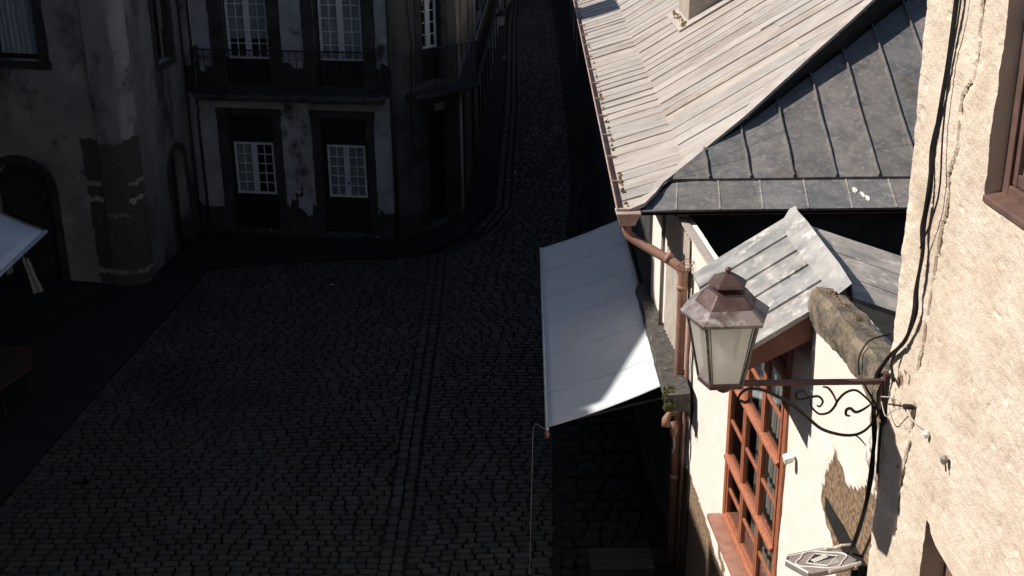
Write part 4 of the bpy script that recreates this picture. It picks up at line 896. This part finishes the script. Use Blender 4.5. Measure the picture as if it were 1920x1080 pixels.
co = MB(); co.hexa([(3.3, -6, 0), (12, -6, 0), (12, 8.2, 0), (3.12, 8.2, 0)], [(3.9, -6, 13.4), (12, -6, 13.4), (12, 8.2, 13.4), (3.25, 8.2, 13.4)]); co.build('inner_walls', 'core', nh)
rf = MB(); rf.box((2.4, -6.3, 13.5), (12.2, 8.5, 13.7)); rf.build('roof', 'tile', nh)
nb = MB(); ua_, ub_ = nw_holes[0][0], nw_holes[0][1]; zb_ = 7.79
nb.box((ub_ - .085, -.15, zb_ + .0), (ub_ - .002, -.06, 9.89), NF).box((ua_, -.15, zb_), (ub_ - .09, -.06, zb_ + .08), NF).box((ua_ + .002, -.15, zb_ + .08), (ua_ + .08, -.06, 9.89), NF)
nwin = nb.build('window', mat('brown_window_paint', (.15, .088, .072), .5, (.10, .06, .05), 8), nh, bevel=.006)
nbr = nwin.data.materials[0]
s_ = MB()
for (u_a, u_b) in ((ub_ - .70, ub_ - .10), (ua_ + .10, ub_ - .72)):
    s_.box((u_b - .05, -.13, zb_ + .09), (u_b, -.075, 9.8), NF).box((u_a, -.13, zb_ + .09), (u_a + .05, -.075, 9.8), NF)
    for k in range(6): z = zb_ + .09 + k * .36; s_.box((u_a + .05, -.128, z), (u_b - .05, -.08, z + (.07 if k == 0 else .035)), NF)
s_.build('sash', nbr, nwin, bevel=.004); pn = MB(); pn.box((ua_ + .1, -.112, zb_ + .1), (ub_ - .12, -.106, 9.8), NF); pn.build('pane', glassmat('dusty_glass', (.20, .19, .17), .25), nwin)
bl = MB(); bl.hexa([NF(ua_ - .0, -.14, zb_ - .04), NF(ub_ - .003, -.14, zb_ - .04), NF(ub_ - .003, .05, zb_ - .04), NF(ua_, .05, zb_ - .04)], [NF(ua_ - .0, -.14, zb_ + .03), NF(ub_ - .003, -.14, zb_ + .03), NF(ub_ - .003, .05, zb_ + .003), NF(ua_, .05, zb_ + .003)]); bl.build('sill', nbr, nwin, bevel=.008)
dkd = MB(); dkd.box((nw_holes[1][0], -.17, 3.2), (nw_holes[1][1], -.13, 5.42), NF); dkd.build('shutter', mat('old_brown_shutter', (.20, .12, .085), .85, (.13, .08, .06), 8), nh)
# sloping edges of the niche: rough plaster filling its upper corners
nc = MB(); u0_, u1_ = nw_holes[1][0], nw_holes[1][1]
L1 = [(u1_, 4.3), (u1_ - .02, 4.9), (u1_ + .005, 5.15), (u1_ - .03, 5.3), (u1_ - .02, 5.42), (u1_ + .0, 5.425)]
Rr = [(u0_, 5.425), (u1_ - .025, 5.425), (u1_ - .07, 5.36), (u1_ - .17, 5.32), (u1_ - .36, 5.30), (u1_ - .58, 5.27), (u1_ - .80, 5.2), (u0_, 4.9)]
nc.hexa([NF(u, -.12, z) for u, z in Rr], [NF(u, OFF - .004, z) for u, z in Rr]); nc.build('niche_edge', 'stucco', nh)

# cable bundle down the near wall
cb = thing('cable_bundle', 'bundle of black cables running down the stucco wall edge to the floodlight', 'cable', (2.74, 8.2, 4.4))
path = [(7.78, 9.3), (7.78, 8.84), (7.78, 8.47), (7.83, 8.16), (7.89, 7.88), (7.86, 7.61), (7.89, 7.35), (7.85, 7.15), (7.87, 6.9), (7.86, 6.73), (7.99, 6.47), (8.22, 6.25), (8.38, 6.05), (8.43, 5.84), (8.36, 5.6), (8.32, 5.27), (8.38, 4.86), (8.52, 4.50), (8.6, 4.38)]
def smooth(pts, n=4):
    P = [Vector(p) for p in pts]; out = []
    for i in range(len(P) - 1):
        p0, p1, p2, p3 = P[max(i - 1, 0)], P[i], P[i + 1], P[min(i + 2, len(P) - 1)]
        for k in range(n):
            t = k / n; out.append(.5 * ((2 * p1) + (p2 - p0) * t + (2 * p0 - 5 * p1 + 4 * p2 - p3) * t * t + (-p0 + 3 * p1 - 3 * p2 + p3) * t ** 3))
    return out + [P[-1]]
for k in range(8):
    m = MB(); sd = random.uniform(0, 9); pts = []
    for i, (yy, z) in enumerate(path):
        pts.append(AF(au(yy + random.uniform(-.010, .010) + .009 * math.sin(i * .9 + k * 2.1)), OFF + .02 + random.uniform(0, .028), z))
    m.tube(smooth(pts), random.choice([.005, .006, .009]), 7); m.build('cable', 'cable', cb, smooth=True)
m = MB(); pts = [AF(au(7.72 + .03 * math.sin(z * 4)), OFF + .04, z) for z in (9.3, 8.8, 8.4, 8.0, 7.6)] + [AF(au(7.86), OFF + .05, 7.2)]; m.tube(smooth(pts), .006, 6); m.build('cable', 'cable', cb, smooth=True)
m = MB(); pts = [AF(au(8.05), OFF + .03, 6.42), AF(au(8.13), OFF + .05, 6.25), AF(au(8.08), OFF + .04, 6.12), AF(au(8.2), OFF + .03, 6.1), AF(au(8.24), OFF + .03, 5.7), AF(au(8.22), OFF + .03, 5.3)]; m.tube(smooth(pts), .011, 6); m.build('cable', 'cable', cb, smooth=True)
# stray cable on coping
m = MB(); pts = [AF(au(8.9), -.2, 6.12), AF(au(8.75), .02, 6.14), AF(au(8.72), .10, 6.02), AF(au(8.66), .11, 5.9)]; m.tube(smooth(pts), .007, 5); m.build('cable', 'cable', cb, smooth=True)
# tension wire with anchor and insulators
tw_ = thing('stay_wire', 'pale stay wire with a rusty anchor hook beside the lamp bracket', 'wire', tuple(AF(au(7.8), .03, 5.9)))
m = MB(); pts = [AF(au(8.22), .10, 5.93), AF(au(8.02), .10, 6.02), AF(au(7.86), .09, 6.06), AF(au(7.78), .08, 6.02), AF(au(7.66), .06, 6.0), AF(au(7.48), .05, 6.03)]; m.tube(smooth(pts), .005, 5); m.tube(smooth([AF(au(8.2), .1, 5.9), AF(au(8.05), .12, 5.86), AF(au(7.95), .12, 5.95), AF(au(7.84), .1, 6.03)]), .004, 5); m.build('wire', 'wire', tw_, smooth=True)
m = MB(); m.tube([AF(au(7.80), .0, 6.05), AF(au(7.80), .10, 6.06)], .02, 8); m.build('anchor', 'iron', tw_)
m = MB(); m.lathe(AF(au(7.48), .06, 6.01), [(.005, -.03), (.022, -.02), (.026, .01), (.012, .03)], 8); m.build('insulator', 'plastic_white', tw_)
ah = thing('wall_hook', 'small grey iron hook stuck in the stucco wall', 'hook', tuple(AF(au(7.15), .03, 6.0)))
m = MB(); m.lathe(AF(au(7.15), .07, 6.0), [(.004, -.035), (.022, -.02), (.026, .015), (.006, .035)], 7); m.build('plug', 'grey_metal', ah)
m = MB(); m.tube([AF(au(7.15), .0, 6.0), AF(au(7.15), .06, 5.98), AF(au(7.12), .06, 5.93)], .006, 5); m.build('hook', 'iron', ah)

# ================================================================ wall lantern
LC = Vector((1.525, 8.27, 0))
ln = thing('wall_lantern', 'old brown metal lantern with milky glass on a scrolled iron bracket', 'lantern', (2.72, 8.27, 6.0))
HEX = [(-.31, .03), (-.20, -.29), (.20, -.27), (.305, .05), (.20, .30), (-.19, .30)]
def ring(s, z, dx=0): return [(LC.x + x * s + dx, LC.y + y * s, z) for x, y in HEX]
def loft(rings, cap0=True, cap1=True):
    m = MB(); 
    for r_ in rings: m.v += r_
    K = len(rings[0])
    for i in range(len(rings) - 1):
        for j in range(K): a = i * K + j; b = i * K + (j + 1) % K; m.f.append([a, b, b + K, a + K])
    if cap0: m.f.append(list(range(K))[::-1])
    if cap1: m.f.append([len(m.v) - K + j for j in range(K)])
    return m
m = loft([ring(1.03, 6.575), ring(1.05, 6.60), ring(.72, 6.675)], True, False); m.build('lamp_skirt', 'lamp_pale', ln, bevel=.003, label='pale dusty lower skirt of the lantern roof')
m = loft([ring(.715, 6.675), ring(.45, 6.765), ring(.22, 6.775), ring(.19, 6.805), ring(.46, 6.805), ring(.42, 6.828), ring(.14, 6.88), ring(.05, 6.883)]); m.build('lamp_roof', 'lamp_metal', ln, bevel=.003)
m = MB(); m.lathe((LC.x, LC.y, 6.898), [(.012, -.03), (.010, -.012), (.020, 0), (.024, .012), (.017, .026), (.004, .032)], 12); m.build('finial', 'lamp_metal', ln, smooth=True)
TOPR, BOT = ring(.88, 6.575), ring(.56, 6.085)
for j in range(6):
    a, b = Vector(TOPR[j]), Vector(TOPR[(j + 1) % 6]); c, d = Vector(BOT[(j + 1) % 6]), Vector(BOT[j]); ctr = (a + b + c + d) / 4; nrm = (b - a).cross(d - a).normalized()
    g_ = MB(); g_.poly([p * .985 + ctr * .015 for p in (a, b, c, d)]); g_.build('glass_pane', 'milk', ln)
m = MB()
for j in range(6): m.tube([TOPR[j], BOT[j]], .011, 6)
for R_ in (TOPR, BOT): m.tube(R_ + [R_[0], R_[1]], .011, 6, False)
for j in range(6):      # inner glazing bars
    a, b = Vector(TOPR[j]), Vector(TOPR[(j + 1) % 6]); c, d = Vector(BOT[(j + 1) % 6]), Vector(BOT[j])
    m.tube([a * .93 + b * .07, d * .93 + c * .07], .004, 4); m.tube([a * .07 + b * .93, d * .07 + c * .93], .004, 4)
m.build('lamp_frame', mat('lamp_frame_metal', (.06, .05, .048), .5, (.16, .14, .13), 30), ln)
m = loft([ring(.58, 6.05), ring(.58, 6.08)]); m.lathe((LC.x, LC.y - .05, 6.01), [(.01, -.035), (.045, -.015), (.05, .01), (.03, .035)], 12); m.build('base', 'lamp_bar', ln)
br = MB(); br.box((LC.x - .02, 8.245, 6.01), (2.73, 8.285, 6.045)); br.build('arm', 'lamp_bar', ln, bevel=.003)
bp = MB(); bp.box((2.70, 8.235, 5.72), (2.735, 8.295, 6.10)); bp.build('back_plate', 'lamp_bar', ln, bevel=.004)
def scroll(pts, r=.010, name='scroll'):
    m = MB(); P = smooth([(x, 8.265, z) for x, z in pts], 5); n = len(P); m.tube(P, [r * (.6 + .4 * math.sin(math.pi * i / (n - 1))) for i in range(n)], 7); return m.build(name, 'iron', ln, smooth=True)
scroll([(1.67, 5.87), (1.65, 5.91), (1.68, 5.96), (1.73, 5.98), (1.82, 5.97), (1.93, 5.92), (2.06, 5.84), (2.16, 5.75), (2.27, 5.65), (2.4, 5.6), (2.51, 5.59), (2.59, 5.62), (2.65, 5.69), (2.70, 5.80)], .013, 'brace')
scroll([(1.74, 5.90), (1.70, 5.87), (1.67, 5.89)], .012)
scroll([(2.15, 5.92), (2.13, 5.96), (2.10, 5.955), (2.07, 5.94), (2.08, 5.9), (2.11, 5.89), (2.19, 5.91), (2.24, 5.91), (2.27, 5.87), (2.25, 5.83), (2.23, 5.84)])
scroll([(2.18, 5.89), (2.19, 5.83), (2.25, 5.77), (2.32, 5.78), (2.36, 5.83), (2.38, 5.88), (2.43, 5.94), (2.5, 5.96), (2.57, 5.91), (2.63, 5.84), (2.67, 5.74)])
scroll([(2.26, 5.99), (2.30, 5.98), (2.34, 5.93), (2.37, 5.87)], .009); scroll([(2.48, 5.75), (2.45, 5.76), (2.45, 5.8), (2.48, 5.81), (2.52, 5.78), (2.57, 5.8), (2.62, 5.84)], .012)
scroll([(2.56, 6.01), (2.6, 5.94), (2.65, 5.86), (2.69, 5.76)], .010); scroll([(2.5, 5.60), (2.54, 5.585), (2.58, 5.55), (2.62, 5.50)], .006)

# ================================================================ big white awning
aw = thing('awning', 'large white canvas awning fixed to the right-hand house wall', 'awning', (2.0, 18.3, 2.6))
m = MB(); NU, NV = 28, 14; idx = []
def AP(i, j, dz=0):
    s, t = i / NU, j / NV; y = 14.78 + (21.9 - 14.78) * s; x = (2.01) + (.44 + .015 * (y - 14.78) / 1 * .9 - 2.01) * t; z = 2.84 + (2.28 - 2.84) * t
    z += -.03 * math.sin(math.pi * t) - .012 * math.sin(math.pi * s * 5) ** 2 * math.sin(math.pi * t) + .006 * fbm(x * 2, y * 2, 1)
    return (x, y + (.12 * (1 - t) if i == 0 else 0), z + dz)
for i in range(NU):
    for j in range(NV): a_ = i * (NV + 1) + j; m.f.append([a_, a_ + NV + 1, a_ + NV + 2, a_ + 1])
for i in range(NU + 1):
    for j in range(NV + 1): m.v.append(AP(i, j))
cv = m.build('canvas', 'canvas', aw, smooth=True, recalc=True)
so2 = cv.modifiers.new('thick', 'SOLIDIFY'); so2.thickness = .008
m = MB()
for k in range(1, 6):
    i = int(NU * k / 6); m.tube([Vector(AP(i, j, .004)) + Vector((0, 0.02 * math.sin(j), 0)) for j in range(NV + 1)], .004, 4)
    m.build('seam', 'canvas', aw, smooth=True); m = MB()
m = MB(); m.tube([(.44, 14.74, 2.265), (.54, 21.94, 2.265)], .022, 10); m.build('front_bar', 'white_frame', aw, smooth=True)
m = MB(); m.lathe((.435, 14.70, 2.21), [(.01, -.05), (.032, -.03), (.035, .02), (.02, .05)], 10); m.build('end_cap', 'copper', aw, smooth=True)
for (ya, xa_) in ((14.98, .55), (21.7, .6)): m = MB(); m.tube([(2.05, ya, 2.62), (xa_, ya, 2.235)], .018, 8); m.build('support_arm', 'stone_dark', aw)
m = MB(); m.tube([(2.03, 14.6, 2.80), (2.03, 22, 2.80)], .035, 8); m.build('roller', 'stone_dark', aw, smooth=True)
cr_ = MB(); cr_.tube([(.43, 14.72, 2.28), (.29, 14.9, 2.28), (.26, 14.92, 2.2), (.23, 14.85, 1.2), (.2, 14.74, .12), (.2, 14.74, .03)], .004, 5); cr_.build('cord', 'wire', None, label='thin pale cord hanging from the awning corner to the cobbles', cat='cord')
# left awning and hanging cloth
la = thing('awning', 'pale blue awning corner jutting in at the left edge', 'awning', (-9.6, 19.5, 2.6))
m = MB(); NU = 16; NV = 8
def LP(i, j):
    s, t = i / NU, j / NV; y = 13.5 + (22.2 - 13.5) * s; x = -8.71 + (-10.45 + 8.71) * t; z = 2.62 + .55 * t - .05 * math.sin(math.pi * t); yy = y + (.75 * t if i == NU else 0); return (x, yy, z - .02 * math.sin(s * 14) * math.sin(math.pi * t))
for i in range(NU):
    for j in range(NV): a_ = i * (NV + 1) + j; m.f.append([a_, a_ + NV + 1, a_ + NV + 2, a_ + 1])
for i in range(NU + 1):
    for j in range(NV + 1): m.v.append(LP(i, j))
cv = m.build('canvas', 'canvas_blue', la, smooth=True); so2 = cv.modifiers.new('thick', 'SOLIDIFY'); so2.thickness = .01
m = MB()
for j in range(NV): a, b = Vector(LP(NU, j)), Vector(LP(NU, j + 1)); dz = lambda j_: Vector((0, .02, -.10 - .03 * math.sin(j_ * 1.7))); m.quad(a + Vector((0, .05, .02)), b + Vector((0, .05, .03)), b + dz(j + 1), a + dz(j))
m.build('valance', 'cloth_grey', la, smooth=True)
m = MB(); m.tube([(-8.69, 13.4, 2.60), (-8.69, 22.26, 2.60)], .035, 8); m.build('front_bar', 'white_frame', la, smooth=True)
for ya in (21.6, 15): m = MB(); m.tube([(-10.45, ya, 2.35), (-8.75, ya, 2.56)], .02, 6); m.build('support_arm', 'iron', la)
hc = MB()
for i in range(6):
    for j in range(3):
        def H(i_, j_): t = i_ / 6; w = .07 + .05 * t + .01 * math.sin(t * 9); return (-8.64 + (j_ / 3 - .5) * w * 1.5 + .14 * t, 21.0 + .012 * math.sin(j_ * 2.2), 2.52 - .62 * t - (.06 * (1 - j_ / 3) if i_ == 6 else 0))
        hc.quad(H(i, j), H(i + 1, j), H(i + 1, j + 1), H(i, j + 1))
hc.tube([(-8.66, 21.0, 2.50), (-8.69, 21.0, 2.60)], .008, 5)
hco = hc.build('hanging_cloth', 'cloth_grey', None, label='narrow grey cloth hanging under the left awning bar', cat='cloth'); so2 = hco.modifiers.new('thick', 'SOLIDIFY'); so2.thickness = .006
# cafe table under the left awning
tb = thing('cafe_table', 'dark reddish table in deep shade under the left awning', 'table', (-9.15, 20.2, .06))
m = MB(); m.hexa([(-9.9, 20.1, .74), (-8.75, 19.15, .74), (-8.5, 20.2, .74), (-8.85, 21.1, .74), (-9.5, 21.1, .74)], [(-9.9, 20.1, .78), (-8.75, 19.15, .78), (-8.5, 20.2, .78), (-8.85, 21.1, .78), (-9.5, 21.1, .78)]); m.build('table_top', 'terracotta', tb, bevel=.01)
for (px, py) in ((-9.5, 20.3), (-8.85, 19.6), (-8.8, 20.7), (-9.35, 20.9)): m = MB(); m.tube([(px, py, .06), (px, py, .74)], .025, 8); m.build('leg', 'iron', tb)
# bench under the big awning at the bottom
bn = thing('bench', 'dark wooden bench at the bottom edge below the white awning', 'bench', (1.43, 14.4, 0))
m = MB()
for k in range(4): m.box((1.0, 14.22 + k * .13, .42), (1.86, 14.335 + k * .13, .455))
m.build('seat', 'bench', bn, bevel=.005)
for x in (1.06, 1.76):
    m = MB(); m.box((x, 14.26, .03), (x + .05, 14.32, .418)); m.box((x, 14.62, .03), (x + .05, 14.68, .418)).box((x, 14.32, .36), (x + .05, 14.62, .41)); m.build('leg', 'iron', bn)
m = MB(); m.box((1.0, 14.21, .34), (1.86, 14.218, .415)); m.build('front_rail', 'bench', bn)

for (px, py, lab, sz) in ((.13, 34.9, 'tiny white scrap of paper lying up the street near the corner house', .035), (-4.0, 26.0, 'tiny pale scrap lying on the cobbles below the two white paned doors', .03), (-7.1, 15.0, 'small brown leaf on the cobbles in the lower left', .04)):
    m = MB(); zz = .035; a = [(px + sz * math.cos(t) * random.uniform(.6, 1.2), py + sz * math.sin(t) * random.uniform(.6, 1.2)) for t in [k * 1.05 for k in range(6)]]
    m.hexa([(x, y, zz) for x, y in a], [(x, y, zz + .004 + .01 * (i % 2)) for i, (x, y) in enumerate(a)]); leaf = 'leaf' in lab
    m.build('leaf' if leaf else 'paper_scrap', 'moss_dry' if leaf else 'plastic_white', None, label=lab, cat='leaf' if leaf else 'litter')
# ================================================================ unseen houses on the left and behind the viewer, sized to shade the street
def big_house(name, label, foot, h, mkey='plaster_grey', prof=None, roof_=True):
    t = thing(name, label, 'house', (sum(p[0] for p in foot) / 4, sum(p[1] for p in foot) / 4, 0))
    m = MB(); m.hexa([(x, y, 0) for x, y in foot], [(x, y, (h[i] if isinstance(h, (list, tuple)) else h)) for i, (x, y) in enumerate(foot)]); m.build('wall', mkey, t)
    # windows on the street side
    (x0, y0), (x1, y1) = foot[0], foot[1]; fr = frame((x0, y0), (x1 - x0, y1 - y0), 1); L_ = math.hypot(x1 - x0, y1 - y0)
    c = Vector((sum(p[0] for p in foot) / 4, sum(p[1] for p in foot) / 4, 0))
    if (fr(L_ / 2, 1, 0) - c).length < (fr(L_ / 2, -1, 0) - c).length: fr = frame((x0, y0), (x1 - x0, y1 - y0), -1)
    hh = min(h) if isinstance(h, (list, tuple)) else h
    z = 3.8
    while z + 1.8 < hh:
        u = 1.2
        while u + 1 < L_:
            w_ = MB(); w_.box((u, .005, z), (u + .95, .05, z + 1.6), fr); wo = w_.build('window', 'white_frame', t)
            p_ = MB()
            for a_, b_ in ((0, .5), (.5, 1)): p_.box((u + .06 + .43 * (a_ * 2 > .5), .052, z + .07), (u + .46 + .43 * (a_ * 2 > .5), .058, z + 1.53), fr)
            p_.build('pane', M['pane'], wo); u += 2.4
        z += 3
    return t
big_house('tall_house', 'tall grey house on the left side outside the frame', [(-10.5, 1), (-10.5, 15.0), (-19, 15.0), (-19, 1)], [13.9, 13.9, 13.9, 13.9])
big_house('tall_house', 'narrow tall house between the others on the left, outside the frame', [(-10.5, 15.05), (-10.5, 16.4), (-19, 16.4), (-19, 15.05)], 13.65)
big_house('tall_house', 'tall house on the left outside the frame, top sloped to shape the awning shadow', [(-10.5, 16.45), (-10.5, 19.0), (-19, 19.0), (-19, 16.45)], [13.85, 15.35, 15.35, 13.85])  # unseen; slope set for the shadow edge on the white awning
big_house('tall_house', 'tall house behind the left awning', [(-10.5, 19.05), (-10.5, 22.9), (-19, 22.9), (-19, 19.05)], 15.9)
big_house('tall_house', 'unseen tall house added to block sun behind the left houses', [(-14.8, 23.0), (-14.8, 33), (-22, 33), (-22, 23.0)], 20.1)  # added out of view to close a gap that let sun in
big_house('tall_house', 'unseen tall house added behind the viewer to dim the street', [(-10, -3), (2.5, -3), (2.5, -14), (-10, -14)], 15)  # added out of view to cut sky light in the street
big_house('tall_house', 'tall house standing behind the white corner house', [(-9, 39), (-1.6, 39), (-1.6, 50), (-9, 50)], 7.0)
big_house('tall_house', 'house closing the far end of the street', [(-4, 86), (12, 86), (12, 95), (-4, 95)], 9)
print('OBJS', len(bpy.data.objects))
